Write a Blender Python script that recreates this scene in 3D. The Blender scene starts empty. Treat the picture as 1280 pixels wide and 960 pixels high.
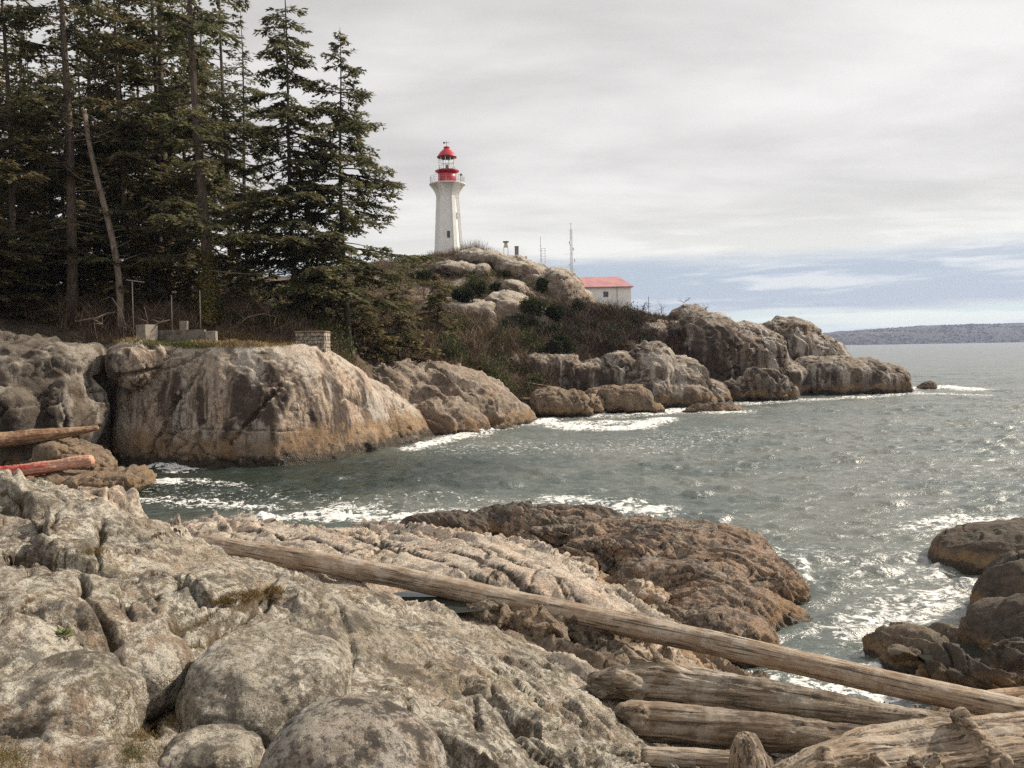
import bpy, bmesh, math, random
import numpy as np
from mathutils import Matrix, Vector
R = math.radians
rng = np.random.default_rng(7)
sc = bpy.context.scene
COL = sc.collection
# ------------------------------------------------------------------ camera
F = 1031.0
HCAM = 6.0
cd = bpy.data.cameras.new('camera'); cam = bpy.data.objects.new('camera', cd); COL.objects.link(cam)
cd.sensor_width = 36.0; cd.lens = 36.0 * F / 1280; cd.clip_start = 0.1; cd.clip_end = 30000
cam.matrix_world = Matrix.Translation((0, 0, HCAM)) @ Matrix.Rotation(R(90 - 2.4), 4, 'X') @ Matrix.Rotation(R(-1.0), 4, 'Z')
sc.camera = cam
MW = np.array(cam.matrix_world)
def ray(px, py):
    v = np.array([(px - 640) / F, (480 - py) / F, -1.0]); return MW[:3, :3] @ v
def PD(px, py, d):                 # point d metres ahead
    return MW[:3, 3] + ray(px, py) * d
def PZ(px, py, z):                 # point on a level plane
    r = ray(px, py); return MW[:3, 3] + r * ((z - HCAM) / r[2])

# ------------------------------------------------------------------ numpy noise
def _h(ix, iy, iz, seed):
    n = (ix.astype(np.int64) * 374761393 + iy.astype(np.int64) * 668265263 + iz.astype(np.int64) * 2147483647 + seed * 974634777) & 0xffffffff
    n = ((n ^ (n >> 13)) * 1274126177) & 0xffffffff
    n = (n ^ (n >> 16)) & 0xffffffff
    n = (n * 2246822519) & 0xffffffff
    return (n ^ (n >> 15)) & 0xffffffff
def _g(hh, x, y, z):
    h = hh & 15
    u = np.where(h < 8, x, y); v = np.where(h < 4, y, np.where((h == 12) | (h == 14), x, z))
    return np.where(h & 1, -u, u) + np.where(h & 2, -v, v)
def perlin(P, seed=0):
    I = np.floor(P).astype(np.int64); f = P - I
    u = f * f * f * (f * (f * 6 - 15) + 10)
    r = 0
    for dx in (0, 1):
        wx = u[:, 0] if dx else 1 - u[:, 0]
        for dy in (0, 1):
            wy = u[:, 1] if dy else 1 - u[:, 1]
            for dz in (0, 1):
                wz = u[:, 2] if dz else 1 - u[:, 2]
                hh = _h(I[:, 0] + dx, I[:, 1] + dy, I[:, 2] + dz, seed)
                r = r + wx * wy * wz * _g(hh, f[:, 0] - dx, f[:, 1] - dy, f[:, 2] - dz)
    return r
def fbm(P, o=4, seed=0, gain=.5):
    a = 1; s = 0; P = np.array(P, float)
    for i in range(o):
        s = s + a * perlin(P, seed + i * 17); P = P * 2.03 + 3.7; a *= gain
    return s
def ridged(P, o=4, seed=0, gain=.5):
    a = 1; s = 0; P = np.array(P, float)
    for i in range(o):
        s = s + a * (1 - 2.2 * np.abs(perlin(P, seed + i * 17))); P = P * 2.03 + 3.7; a *= gain
    return s
def voronoi(P, seed=0):
    I = np.floor(P).astype(np.int64)
    f1 = np.full(len(P), 9.); f2 = np.full(len(P), 9.); c = np.zeros(len(P)); O = np.zeros_like(P)
    for dx in (-1, 0, 1):
        for dy in (-1, 0, 1):
            for dz in (-1, 0, 1):
                a, b, d = I[:, 0] + dx, I[:, 1] + dy, I[:, 2] + dz
                q = np.stack([a + _h(a, b, d, seed) / 2**32, b + _h(a, b, d, seed + 1) / 2**32, d + _h(a, b, d, seed + 2) / 2**32], 1)
                D = np.sqrt(((q - P) ** 2).sum(1)); cc = _h(a, b, d, seed + 3) / 2**32
                m = D < f1
                f2 = np.where(m, f1, np.minimum(f2, D)); c = np.where(m, cc, c); f1 = np.where(m, D, f1); O[m] = (P - q)[m]
    return f1, f2, c, O
def sstep(a, b, x):
    t = np.clip((x - a) / (b - a), 0, 1); return t * t * (3 - 2 * t)

# ------------------------------------------------------------------ objects
def tag(o, label=None, cat=None, group=None, kind=None):
    if label: o['label'] = label
    if cat: o['category'] = cat
    if group: o['group'] = group
    if kind: o['kind'] = kind
    return o
def empty(name, loc, label, cat, group=None, rotz=0):
    o = bpy.data.objects.new(name, None); COL.objects.link(o); o.location = loc; o.rotation_euler = (0, 0, rotz)
    o.empty_display_size = .2
    return tag(o, label, cat, group)
def npmesh(name, V, Fc, mat, smooth=True, attrs=None):
    me = bpy.data.meshes.new(name)
    V = np.asarray(V, np.float32); Fc = np.asarray(Fc, np.int32); k = Fc.shape[1]
    me.vertices.add(len(V)); me.vertices.foreach_set('co', V.ravel())
    me.loops.add(Fc.size); me.loops.foreach_set('vertex_index', Fc.ravel())
    me.polygons.add(len(Fc)); me.polygons.foreach_set('loop_start', np.arange(0, Fc.size, k, dtype=np.int32))
    me.polygons.foreach_set('loop_total', np.full(len(Fc), k, np.int32))
    me.polygons.foreach_set('use_smooth', np.full(len(Fc), smooth))
    for an, av in (attrs or {}).items():
        av = np.asarray(av, np.float32)
        if av.ndim == 1:
            a = me.attributes.new(an, 'FLOAT', 'POINT'); a.data.foreach_set('value', av)
        else:
            a = me.attributes.new(an, 'FLOAT_VECTOR', 'POINT'); a.data.foreach_set('vector', av.ravel())
    me.update(calc_edges=True)
    if mat: me.materials.append(mat)
    return me
def link(name, me, parent=None):
    o = bpy.data.objects.new(name, me); COL.objects.link(o)
    if parent: o.parent = parent
    return o
def nobj(name, V, Fc, mat, parent=None, smooth=True, attrs=None, origin=None):
    V = np.asarray(V, float)
    if origin is not None: V = V - np.asarray(origin)
    o = link(name, npmesh(name, V, Fc, mat, smooth, attrs), parent)
    if origin is not None: o.location = origin
    return o
class MB:                          # collects simple solids into one mesh
    def __init__(s): s.v = []; s.f = []
    def add(s, vs, fs):
        n = len(s.v); s.v += [tuple(v) for v in vs]; s.f += [tuple(i + n for i in f) for f in fs]; return s
    def box(s, x0, x1, y0, y1, z0, z1):
        return s.add([(x0, y0, z0), (x1, y0, z0), (x1, y1, z0), (x0, y1, z0), (x0, y0, z1), (x1, y0, z1), (x1, y1, z1), (x0, y1, z1)],
                     [(0, 3, 2, 1), (4, 5, 6, 7), (0, 1, 5, 4), (1, 2, 6, 5), (2, 3, 7, 6), (3, 0, 4, 7)])
    def rings(s, prof, n=24, rot=0, c=(0, 0)):     # prof [(r,z)...]
        vs = []; fs = []
        for r, z in prof:
            for k in range(n):
                a = rot + 2 * math.pi * k / n; vs.append((c[0] + r * math.cos(a), c[1] + r * math.sin(a), z))
        for i in range(len(prof) - 1):
            for k in range(n):
                k2 = (k + 1) % n; fs.append((i * n + k, i * n + k2, (i + 1) * n + k2, (i + 1) * n + k))
        fs.append(tuple(range(n - 1, -1, -1))); fs.append(tuple((len(prof) - 1) * n + k for k in range(n)))
        return s.add(vs, fs)
    def bar(s, a, b, r, r2=None, n=6):
        a = Vector(a); b = Vector(b); d = (b - a); d.normalize(); r2 = r if r2 is None else r2
        u = d.orthogonal().normalized(); w = d.cross(u); vs = []; fs = []
        for p, q in ((a, r), (b, r2)):
            for k in range(n):
                t = 2 * math.pi * k / n; vs.append(p + u * (q * math.cos(t)) + w * (q * math.sin(t)))
        for k in range(n): fs.append((k, (k + 1) % n, n + (k + 1) % n, n + k))
        fs.append(tuple(range(n - 1, -1, -1))); fs.append(tuple(range(n, 2 * n)))
        return s.add(vs, fs)
    def path(s, pts, rad, n=6):
        pts = [Vector(p) for p in pts]; vs = []; fs = []; prev = None
        for i, p in enumerate(pts):
            d = (pts[min(i + 1, len(pts) - 1)] - pts[max(i - 1, 0)]).normalized()
            u = d.orthogonal().normalized() if prev is None else (prev - d * prev.dot(d)).normalized()
            prev = u; w = d.cross(u)
            for k in range(n):
                t = 2 * math.pi * k / n; vs.append(p + (u * math.cos(t) + w * math.sin(t)) * rad[i])
        m = len(pts)
        for i in range(m - 1):
            for k in range(n): fs.append((i * n + k, i * n + (k + 1) % n, (i + 1) * n + (k + 1) % n, (i + 1) * n + k))
        fs.append(tuple(range(n - 1, -1, -1))); fs.append(tuple((m - 1) * n + k for k in range(n)))
        return s.add(vs, fs)
    def build(s, name, mat, parent=None, smooth=False, bevel=0):
        me = bpy.data.meshes.new(name); me.from_pydata(s.v, [], s.f)
        for p in me.polygons: p.use_smooth = smooth
        me.materials.append(mat); me.update()
        o = link(name, me, parent)
        if bevel:
            m = o.modifiers.new('bevel', 'BEVEL'); m.width = bevel; m.segments = 2; m.limit_method = 'ANGLE'
        return o

# ------------------------------------------------------------------ node helpers
def newmat(name):
    m = bpy.data.materials.new(name); m.use_nodes = True; nt = m.node_tree
    return m, nt, nt.nodes['Principled BSDF'], nt.nodes['Material Output']
class G:
    def __init__(s, nt): s.nt = nt
    def n(s, t, **k):
        x = s.nt.nodes.new(t)
        for a, b in k.items(): setattr(x, a, b)
        return x
    def l(s, a, b): s.nt.links.new(a, b)
    def put(s, sock, v):
        if isinstance(v, (int, float, tuple, list)):
            if isinstance(v, (tuple, list)) and len(v) == 3 and sock.type == 'RGBA': v = (*v, 1)
            sock.default_value = v
        else: s.l(v, sock)
    def pos(s): return s.n('ShaderNodeNewGeometry').outputs['Position']
    def attr(s, name, out='Fac'): return s.n('ShaderNodeAttribute', attribute_name=name).outputs[out]
    def scale(s, v, sc_, rot=(0, 0, 0)):
        m = s.n('ShaderNodeMapping'); s.l(v, m.inputs['Vector']); m.inputs['Scale'].default_value = sc_; m.inputs['Rotation'].default_value = rot
        return m.outputs[0]
    def noise(s, v, sc_, det=6, rough=.55, dist=0, out=0, k=1.65):
        x = s.n('ShaderNodeTexNoise'); s.l(v, x.inputs['Vector']); x.inputs['Scale'].default_value = sc_
        x.inputs['Detail'].default_value = det; x.inputs['Roughness'].default_value = rough; x.inputs['Distortion'].default_value = dist
        return x.outputs[out] if k == 1 else s.m('MULTIPLY_ADD', x.outputs[out], k, .5 - .5 * k)
    def vor(s, v, sc_, feat='F1', out='Distance', rnd=1):
        x = s.n('ShaderNodeTexVoronoi', feature=feat); s.l(v, x.inputs['Vector']); x.inputs['Scale'].default_value = sc_; x.inputs['Randomness'].default_value = rnd
        return x.outputs[out]
    def m(s, op, a, b=0.0, c=0.0, clamp=False):
        x = s.n('ShaderNodeMath', operation=op, use_clamp=clamp)
        for i, q in enumerate((a, b, c)): s.put(x.inputs[i], q)
        return x.outputs[0]
    def ramp(s, v, lo, hi, a=0.0, b=1.0):
        x = s.n('ShaderNodeMapRange', interpolation_type='SMOOTHSTEP'); s.put(x.inputs['Value'], v)
        for nm, q in (('From Min', lo), ('From Max', hi), ('To Min', a), ('To Max', b)): x.inputs[nm].default_value = q
        return x.outputs[0]
    def mix(s, f, a, b, mode='MIX'):
        x = s.n('ShaderNodeMix', data_type='RGBA', blend_type=mode); s.put(x.inputs[0], f); s.put(x.inputs[6], a); s.put(x.inputs[7], b)
        return x.outputs[2]
    def bump(s, h, strength=.5, dist=.05, nrm=None):
        x = s.n('ShaderNodeBump'); s.l(h, x.inputs['Height']); x.inputs['Strength'].default_value = strength; x.inputs['Distance'].default_value = dist
        if nrm is not None: s.l(nrm, x.inputs['Normal'])
        return x.outputs[0]
    def sep(s, v):
        x = s.n('ShaderNodeSeparateXYZ'); s.l(v, x.inputs[0]); return x.outputs

def rock_mat(name, base=(.33, .27, .22), alt=(.24, .20, .165), pale=(.5, .46, .4), dark=(.07, .06, .05), lichen=.4, darkamt=.4,
             streak=.0, band=None, moss=.5, scale=1.0, crackcol=(.12, .085, .03), bump=.05, streakrot=(0, 0, 0), green=.25, pink=.0):
    m, nt, bs, out = newmat(name); g = G(nt); p = g.pos(); px_ = g.scale(p, (1 / scale,) * 3)
    z = g.sep(p)[2]
    big = g.noise(px_, .55, 4, .6, .4); mid = g.noise(px_, 2.6, 8, .68, .3); fine = g.noise(px_, 14, 8, .7)
    c = g.mix(g.ramp(big, .38, .62), base, alt)
    c = g.mix(g.ramp(g.noise(g.scale(px_, (1, 1, 1), (1, 2, 0)), .9, 5, .6), .45, .7, 0, .55), c, (base[0] * 1.12, base[1] * .93, base[2] * .8))
    if pink: c = g.mix(g.ramp(g.noise(px_, .7, 5, .6, .6), .4, .65, 0, pink), c, (.42, .25, .16))
    if green: c = g.mix(g.ramp(g.noise(g.scale(px_, (1, 1, 1), (2, 1, 0)), 1.3, 8, .7, .3), .5, .72, 0, green), c, (.17, .165, .095))
    if lichen:                     # pale crust lichen in blotches of two sizes
        l1 = g.ramp(g.noise(g.scale(px_, (1, 1, 1), (0, 1, 2)), 3.4, 12, .78, .35), .49, .57)
        l2 = g.ramp(g.noise(px_, 13, 8, .75, .2), .49, .58); l3 = g.ramp(big, .3, .6, .35, 1)
        c = g.mix(g.m('MULTIPLY', g.m('MULTIPLY', g.m('ADD', l1, g.m('MULTIPLY', l2, .6), clamp=True), l3), lichen), c, pale)
    if darkamt:                    # black lichen
        d1 = g.ramp(g.noise(g.scale(px_, (1, 1, 1), (3, 0, 1)), 2.2, 12, .78, .3), .53, .61)
        d2 = g.ramp(g.noise(px_, 21, 8, .75), .52, .62, 0, .8)
        c = g.mix(g.m('MULTIPLY', g.m('MAXIMUM', d1, d2), darkamt), c, dark)
    if streak:                     # water stains down the face, stronger where steep; upturned faces mixed paler
        sv = g.scale(px_, (1.5, 1.5, .16), streakrot)
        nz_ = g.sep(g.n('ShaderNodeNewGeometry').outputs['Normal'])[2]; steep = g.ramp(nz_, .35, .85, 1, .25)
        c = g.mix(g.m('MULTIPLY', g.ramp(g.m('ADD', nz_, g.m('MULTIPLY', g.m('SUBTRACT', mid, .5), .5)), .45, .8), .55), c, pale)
        s1 = g.ramp(g.noise(sv, .8, 7, .66, .25), .40, .56); s2 = g.ramp(g.noise(sv, 2.6, 6, .7), .5, .64, 0, .8)
        c = g.mix(g.m('MULTIPLY', g.m('MULTIPLY', g.m('MAXIMUM', s1, s2), streak), steep), c, (.085, .062, .05))
        s3 = g.ramp(g.noise(g.scale(px_, (1.3, 1.3, .2), streakrot), 1.1, 5, .6), .52, .64, 0, .7)
        c = g.mix(g.m('MULTIPLY', s3, streak), c, (.56, .5, .43))
    c = g.mix(g.ramp(fine, .42, .66, 0, .42), c, g.mix(.55, c, (.06, .05, .04)))
    cav = g.attr('cav')
    mn = g.noise(px_, 1.7, 8, .7)
    c = g.mix(g.m('MULTIPLY', g.ramp(g.m('ADD', cav, g.m('MULTIPLY', g.m('SUBTRACT', mn, .5), 1.6)), .35, .95), moss), c, crackcol)  # cracks and creases tinted darker, mossy brown on the lichen rock
    rough = .88
    if band:                       # (top of black zone, top of tan zone)
        zz = g.m('ADD', z, g.m('MULTIPLY', g.m('SUBTRACT', mid, .5), band[1] * 1.1))
        tanm = g.ramp(zz, band[1] * .75, band[1] * 1.25, 1, 0)
        c = g.mix(g.m('MULTIPLY', tanm, .75), c, g.mix(g.ramp(mid, .4, .65), (.30, .19, .10), (.17, .115, .07)))
        blk = g.ramp(zz, band[0] * .7, band[0] * 1.3, 1, 0)
        c = g.mix(g.m('MULTIPLY', blk, .88), c, (.035, .03, .022))
        rough = g.ramp(zz, band[0] * .7, band[0] * 1.5, .38, .88)
    g.put(bs.inputs['Roughness'], rough); g.l(c, bs.inputs['Base Color'])
    bs.inputs['Specular IOR Level'].default_value = .3
    def hair(rot, sc_, k, w):          # irregular hairline joints
        q = g.noise(g.scale(px_, sc_, rot), k, 4, .5, .6); return g.ramp(g.m('ABSOLUTE', g.m('SUBTRACT', q, .5)), 0, w)
    h = g.m('ADD', g.m('MULTIPLY', g.noise(px_, 2.6, 15, .7), 1.1), g.m('MULTIPLY', g.noise(px_, 11, 8, .75), .22))
    h = g.m('ADD', h, g.m('MULTIPLY', g.m('MULTIPLY', hair((.3, .5, .8), (1, .3, 1), 1.5, .012), hair((.9, .2, 2.1), (.3, 1, 1), 1.1, .008)), .05))
    g.l(g.bump(h, .9, bump * 3.2), bs.inputs['Normal'])
    return m
def flat_mat(name, col, rough=.6, var=.12, metal=0, bump=.0, sc_=4):
    m, nt, bs, out = newmat(name); g = G(nt)
    n = g.noise(g.n('ShaderNodeTexCoord').outputs['Object'], sc_, 6, .65)
    g.l(g.mix(g.ramp(n, .35, .7), col, tuple(v * (1 - var * 2) for v in col)), bs.inputs['Base Color'])
    bs.inputs['Roughness'].default_value = rough; bs.inputs['Metallic'].default_value = metal
    if bump: g.l(g.bump(n, .6, bump), bs.inputs['Normal'])
    return m
def leaf_mat(name, a, b, c, trans=.25):
    m, nt, bs, out = newmat(name); g = G(nt)
    info = g.n('ShaderNodeNewGeometry'); r = info.outputs['Random Per Island']
    n = g.noise(g.pos(), .7, 3, .6)
    col = g.mix(g.ramp(g.m('ADD', r, g.m('MULTIPLY', g.m('SUBTRACT', n, .5), 2.2)), .1, .9), a, b)
    col = g.mix(g.ramp(r, .86, .95), col, c)
    g.l(col, bs.inputs['Base Color']); bs.inputs['Roughness'].default_value = .75; bs.inputs['Specular IOR Level'].default_value = .2
    tr = g.n('ShaderNodeBsdfTranslucent'); g.l(col, tr.inputs[0]); mx = g.n('ShaderNodeMixShader'); mx.inputs[0].default_value = trans
    g.l(bs.outputs[0], mx.inputs[1]); g.l(tr.outputs[0], mx.inputs[2]); g.l(mx.outputs[0], out.inputs[0])
    return m
def wood_mat(name, a=(.33, .26, .19), b=(.20, .155, .11), dark=(.055, .042, .03), grey=(.42, .38, .32), stain=.75):
    m, nt, bs, out = newmat(name); g = G(nt); v = g.attr('wd', 'Vector')
    gr = g.noise(g.scale(v, (1.1, 22, 22)), 1, 10, .7, .3); fi = g.noise(g.scale(v, (4, 75, 75)), 1, 6, .7); bl = g.noise(v, 2.2, 8, .7, .4)
    c = g.mix(g.ramp(gr, .42, .58), a, b)
    c = g.mix(g.ramp(fi, .5, .66, 0, .4), c, dark)
    c = g.mix(g.ramp(bl, .45, .68, 0, .75), c, grey)
    c = g.mix(g.ramp(g.noise(g.scale(v, (1, 3, 3), (1, 1, 1)), 1.3, 8, .75), .5, .72, 0, stain), c, dark)
    ck = g.ramp(g.noise(g.scale(v, (.7, 30, 30)), 1, 5, .6, .5), .62, .68)
    c = g.mix(g.m('MULTIPLY', ck, .75), c, dark)
    kn = g.ramp(g.vor(g.scale(v, (1.4, 5, 5)), 1), .05, .13, 1, 0); c = g.mix(g.m('MULTIPLY', kn, .8), c, dark)
    g.l(c, bs.inputs['Base Color']); bs.inputs['Roughness'].default_value = .8; bs.inputs['Specular IOR Level'].default_value = .25
    h = g.m('SUBTRACT', g.m('ADD', gr, g.m('MULTIPLY', fi, .5)), g.m('MULTIPLY', ck, 1.2))
    g.l(g.bump(h, .8, .02), bs.inputs['Normal'])
    return m

# ------------------------------------------------------------------ voxel rock builder
_ico = {}
def ico(sub):
    if sub not in _ico:
        bm = bmesh.new(); bmesh.ops.create_icosphere(bm, subdivisions=sub, radius=1)
        _ico[sub] = (np.array([v.co[:] for v in bm.verts]), np.array([[v.index for v in f.verts] for f in bm.faces])); bm.free()
    return _ico[sub]
def rot3(ax, ay, az):
    return np.array((Matrix.Rotation(az, 3, 'Z') @ Matrix.Rotation(ay, 3, 'Y') @ Matrix.Rotation(ax, 3, 'X')))
def EL(c, r, rot=(0, 0, 0), p=2.0):     # superellipsoid in world metres; rot degrees
    v, f = ico(4); v = v.copy()
    if p != 2: v = np.sign(v) * np.abs(v) ** (2.0 / p)
    v = v * np.array(r) @ rot3(*[R(a) for a in rot]).T + np.array(c)
    return v, f
def E(px, py, d, w, h, dep, ang=0, yaw=0, p=2.3):    # centred on a sight line, half sizes w,h as seen at d
    s = d / F
    return EL(PD(px, py, d), (w * s, dep, h * s), (0, ang, yaw), p)
def CAP(pts, rad, n=14, noise=0.0):     # a round tube through points, rounded ends
    mb = MB(); P_ = [np.array(p, float) for p in pts]; r = list(rad)
    d0 = P_[0] - P_[1]; d0 /= np.linalg.norm(d0); d1 = P_[-1] - P_[-2]; d1 /= np.linalg.norm(d1)
    P_ = [P_[0] + d0 * r[0] * .55, P_[0] + d0 * r[0] * .35] + P_ + [P_[-1] + d1 * r[-1] * .35, P_[-1] + d1 * r[-1] * .55]
    r = [r[0] * .35, r[0] * .8] + r + [r[-1] * .8, r[-1] * .35]
    mb.path(P_, r, n); fs = []
    for f in mb.f:
        for i in range(1, len(f) - 1): fs.append((f[0], f[i], f[i + 1]))
    return np.array([list(v) for v in mb.v]), np.array(fs)
def voxmesh(parts, voxel, smooth=4):
    V = []; Fc = []; n = 0
    for v, f in parts: V.append(v); Fc.append(f + n); n += len(v)
    me = npmesh('t', np.concatenate(V), np.concatenate(Fc), None)
    o = bpy.data.objects.new('t', me); COL.objects.link(o)
    m = o.modifiers.new('r', 'REMESH'); m.mode = 'VOXEL'; m.voxel_size = voxel; m.adaptivity = 0
    if smooth:
        m = o.modifiers.new('s', 'SMOOTH'); m.factor = .5; m.iterations = smooth
    dg = bpy.context.evaluated_depsgraph_get(); ev = o.evaluated_get(dg); em = ev.to_mesh()
    nv = len(em.vertices); co = np.empty(nv * 3, np.float32); em.vertices.foreach_get('co', co)
    no = np.empty(nv * 3, np.float32); em.vertices.foreach_get('normal', no)
    nl = len(em.loops); li = np.empty(nl, np.int32); em.loops.foreach_get('vertex_index', li)
    ev.to_mesh_clear(); bpy.data.objects.remove(o); bpy.data.meshes.remove(me)
    return co.reshape(-1, 3).astype(float), no.reshape(-1, 3).astype(float), li.reshape(-1, 4)
def crack_lines(P, lines):               # lines: list of (Nx3 points, width, depth); distance in 3-D (last axis tuple = weights)
    D = np.zeros(len(P))
    for pts, wd, dp, wt in lines:
        pts = np.asarray(pts) * wt; Q = P * wt; best = np.full(len(P), 1e9)
        for a, b in zip(pts[:-1], pts[1:]):
            ab = b - a; t = np.clip(((Q - a) @ ab) / (ab @ ab), 0, 1)
            best = np.minimum(best, np.linalg.norm(Q - a - t[:, None] * ab, axis=1))
        D = np.maximum(D, dp * np.exp(-(best / wd) ** 2))
    return D
def rock_disp(P, k):
    seed = k.get('seed', 1); d = np.zeros(len(P)); cav = np.zeros(len(P))
    if 'low' in k:
        a, s = k['low']; d += a * fbm(P / s, 3, seed)
    W = np.stack([fbm(P / 1.7, 2, seed + 50), fbm(P / 1.7, 2, seed + 60), fbm(P / 1.7, 2, seed + 70)], 1)
    if 'strata' in k:
        for gv, lam, amp, *el_ in k['strata']:
            gv = np.array(gv, float); gv /= np.linalg.norm(gv)
            sk = np.array(el_[0], float) if el_ else np.cross(gv, [0, 0, 1.0]); sk /= np.linalg.norm(sk); Pc = P - .72 * (P @ sk)[:, None] * sk
            u = Pc @ gv / lam + 1.5 * fbm(Pc / (lam * 3.2), 3, seed + 5)
            fr = u - np.floor(u); cell = _h(np.floor(u), np.zeros(len(P)), np.zeros(len(P)), seed + 9) / 2**32
            mod = sstep(-.3, .3, fbm(Pc / (lam * 2.2), 2, seed + 11))
            saw = np.where(fr < .85, fr / .85, (1 - fr) / .15)
            d += amp * (saw - .5) * mod * (.4 + cell); cav = np.maximum(cav, mod * np.exp(-((fr - .97) / .07) ** 2) * .7)
    if 'blocks' in k:
        for (st, amp, ca, cw) in k['blocks']:       # st: cell size xyz (or a rotation matrix and sizes)
            s0 = st[0] if np.isscalar(st[0]) else st[1][0]
            Q = P + s0 * (.55 * W + .22 * np.stack([perlin(P / s0 * 2.3, seed + 51), perlin(P / s0 * 2.3, seed + 52), perlin(P / s0 * 2.3, seed + 53)], 1))
            Q = Q / np.array(st) if np.isscalar(st[0]) else (Q @ st[0]) / np.array(st[1])
            f1, f2, c, O = voronoi(Q, seed + 21); e = f2 - f1
            mod = sstep(-.12, .3, fbm(P / (1.8 * s0), 2, seed + 31)) * .9 + .1
            cr = np.exp(-(e / cw) ** 2) * mod
            tv = np.stack([(c * 7.3) % 1 - .5, (c * 13.7) % 1 - .5, (c * 29.1) % 1 - .5], 1)
            d += (amp * (c - .5) + amp * 2.4 * (tv * O).sum(1)) * sstep(0, .12, e) * (.35 + .65 * mod) - ca * cr; cav = np.maximum(cav, cr)
    if 'fine' in k:
        b_, s = k['fine']; d += b_ * (ridged(P / s, 4, seed + 40, .6) - .8)
    if 'fine2' in k:
        b_, s = k['fine2']; d += b_ * fbm(P / s, 4, seed + 45, .65)
    if 'dents' in k:
        b_, s, th = k['dents']; d -= b_ * sstep(th, th + .06, fbm(P / s, 3, seed + 48))
    if 'lines' in k:
        c = crack_lines(P + W * .1 + k.get('jag', .03) * np.stack([fbm(P / .22, 3, seed + 81), fbm(P / .22, 3, seed + 82), P[:, 0] * 0], 1), k['lines']); d -= c; cav = np.maximum(cav, np.clip(c / .1, 0, 1))
    return d, cav
def rock(name, label, parts, voxel, k, mat, smooth=4, cat='rock', group=None, zcut=-1.2, base=None):
    V, N, Fc = voxmesh(parts, voxel, smooth)
    d, cav = rock_disp(V, k); V = V + N * d[:, None]
    c = (V.min(0) + V.max(0)) / 2
    o = nobj(name, V, Fc, mat, None, True, {'cav': cav}, origin=(c[0], c[1], max(zcut if base is None else base, V[:, 2].min())))
    return tag(o, label, cat, group)
HAZE=0.00010
# ------------------------------------------------------------------ height sheets
class RBF:
    def __init__(s, pts, c=1.0, lam=0.02):
        s.p = np.array([q[:2] for q in pts]); z = np.array([q[2] for q in pts]); s.c = c; n = len(z)
        A = np.sqrt(((s.p[:, None] - s.p[None]) ** 2).sum(2) + c * c) + 0; A -= np.eye(n) * lam
        M = np.zeros((n + 3, n + 3)); M[:n, :n] = A; M[:n, n] = 1; M[:n, n + 1:] = s.p; M[n, :n] = 1; M[n + 1:, :n] = s.p.T
        s.w = np.linalg.solve(M, np.concatenate([z, [0, 0, 0]])); s.n = n
    def __call__(s, xy):
        xy = np.asarray(xy, float); out = np.empty(len(xy))
        for i in range(0, len(xy), 40000):
            q = xy[i:i + 40000]; A = np.sqrt(((q[:, None] - s.p[None]) ** 2).sum(2) + s.c * s.c)
            out[i:i + 40000] = A @ s.w[:s.n] + s.w[s.n] + q @ s.w[s.n + 1:]
        return out
def grid_faces(nr, nc):
    i = np.arange(nr * nc).reshape(nr, nc)
    return np.stack([i[:-1, :-1], i[:-1, 1:], i[1:, 1:], i[1:, :-1]], -1).reshape(-1, 4)

# near shore bedrock: (px, py, z)
SH = [(-200, 1000, 4.1), (0, 1000, 4.15), (200, 1000, 4.05), (400, 1000, 3.9), (600, 990, 3.45), (800, 990, 2.75), (1000, 990, 2.2), (1280, 990, 2.0), (1500, 990, 2.0),
      (-200, 850, 4.3), (0, 850, 4.2), (200, 850, 4.0), (400, 850, 3.7), (600, 850, 3.1), (690, 870, 2.6), (740, 905, 2.3), (800, 940, 2.0),
      (0, 750, 4.35), (200, 750, 4.15), (400, 760, 3.75), (500, 790, 3.35), (600, 810, 2.8), (680, 840, 2.3),
      (-200, 650, 4.6), (0, 650, 4.45), (100, 655, 4.35), (250, 718, 3.78), (350, 730, 3.78), (430, 754, 3.52), (480, 785, 3.3),
      (-200, 590, 4.7), (0, 600, 4.5), (130, 617, 4.25), (215, 668, 3.8), (560, 790, 2.75), (640, 800, 2.2), (700, 800, 1.75), (740, 840, 1.6),
      (800, 860, 1.3), (850, 860, .9), (900, 865, .4), (1000, 880, -.2), (900, 940, 1.6), (1100, 910, .6), (1280, 900, .9), (1000, 960, 1.8), (1400, 860, 1.2),
      (500, 748, 1.55), (450, 748, 1.6), (560, 750, 1.6), (610, 765, 1.7), (690, 770, 1.5), (770, 800, 1.3), (830, 815, .9),
      (450, 690, 1.75), (400, 668, 1.45), (300, 660, 1.3), (500, 668, 1.4), (600, 684, 1.65), (650, 704, 1.75), (700, 736, 1.75), (755, 772, 1.55), (600, 722, 1.75), (520, 706, 1.75),
      (270, 646, 1.15), (430, 661, .95), (510, 664, .8), (560, 660, .3), (820, 790, 1.0), (740, 730, 1.1), (680, 690, 1.1), (860, 800, .4), (930, 840, 0)]
sp = [PZ(*q) for q in SH]; sp = [(q[0], q[1], q[2]) for q in sp]
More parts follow.
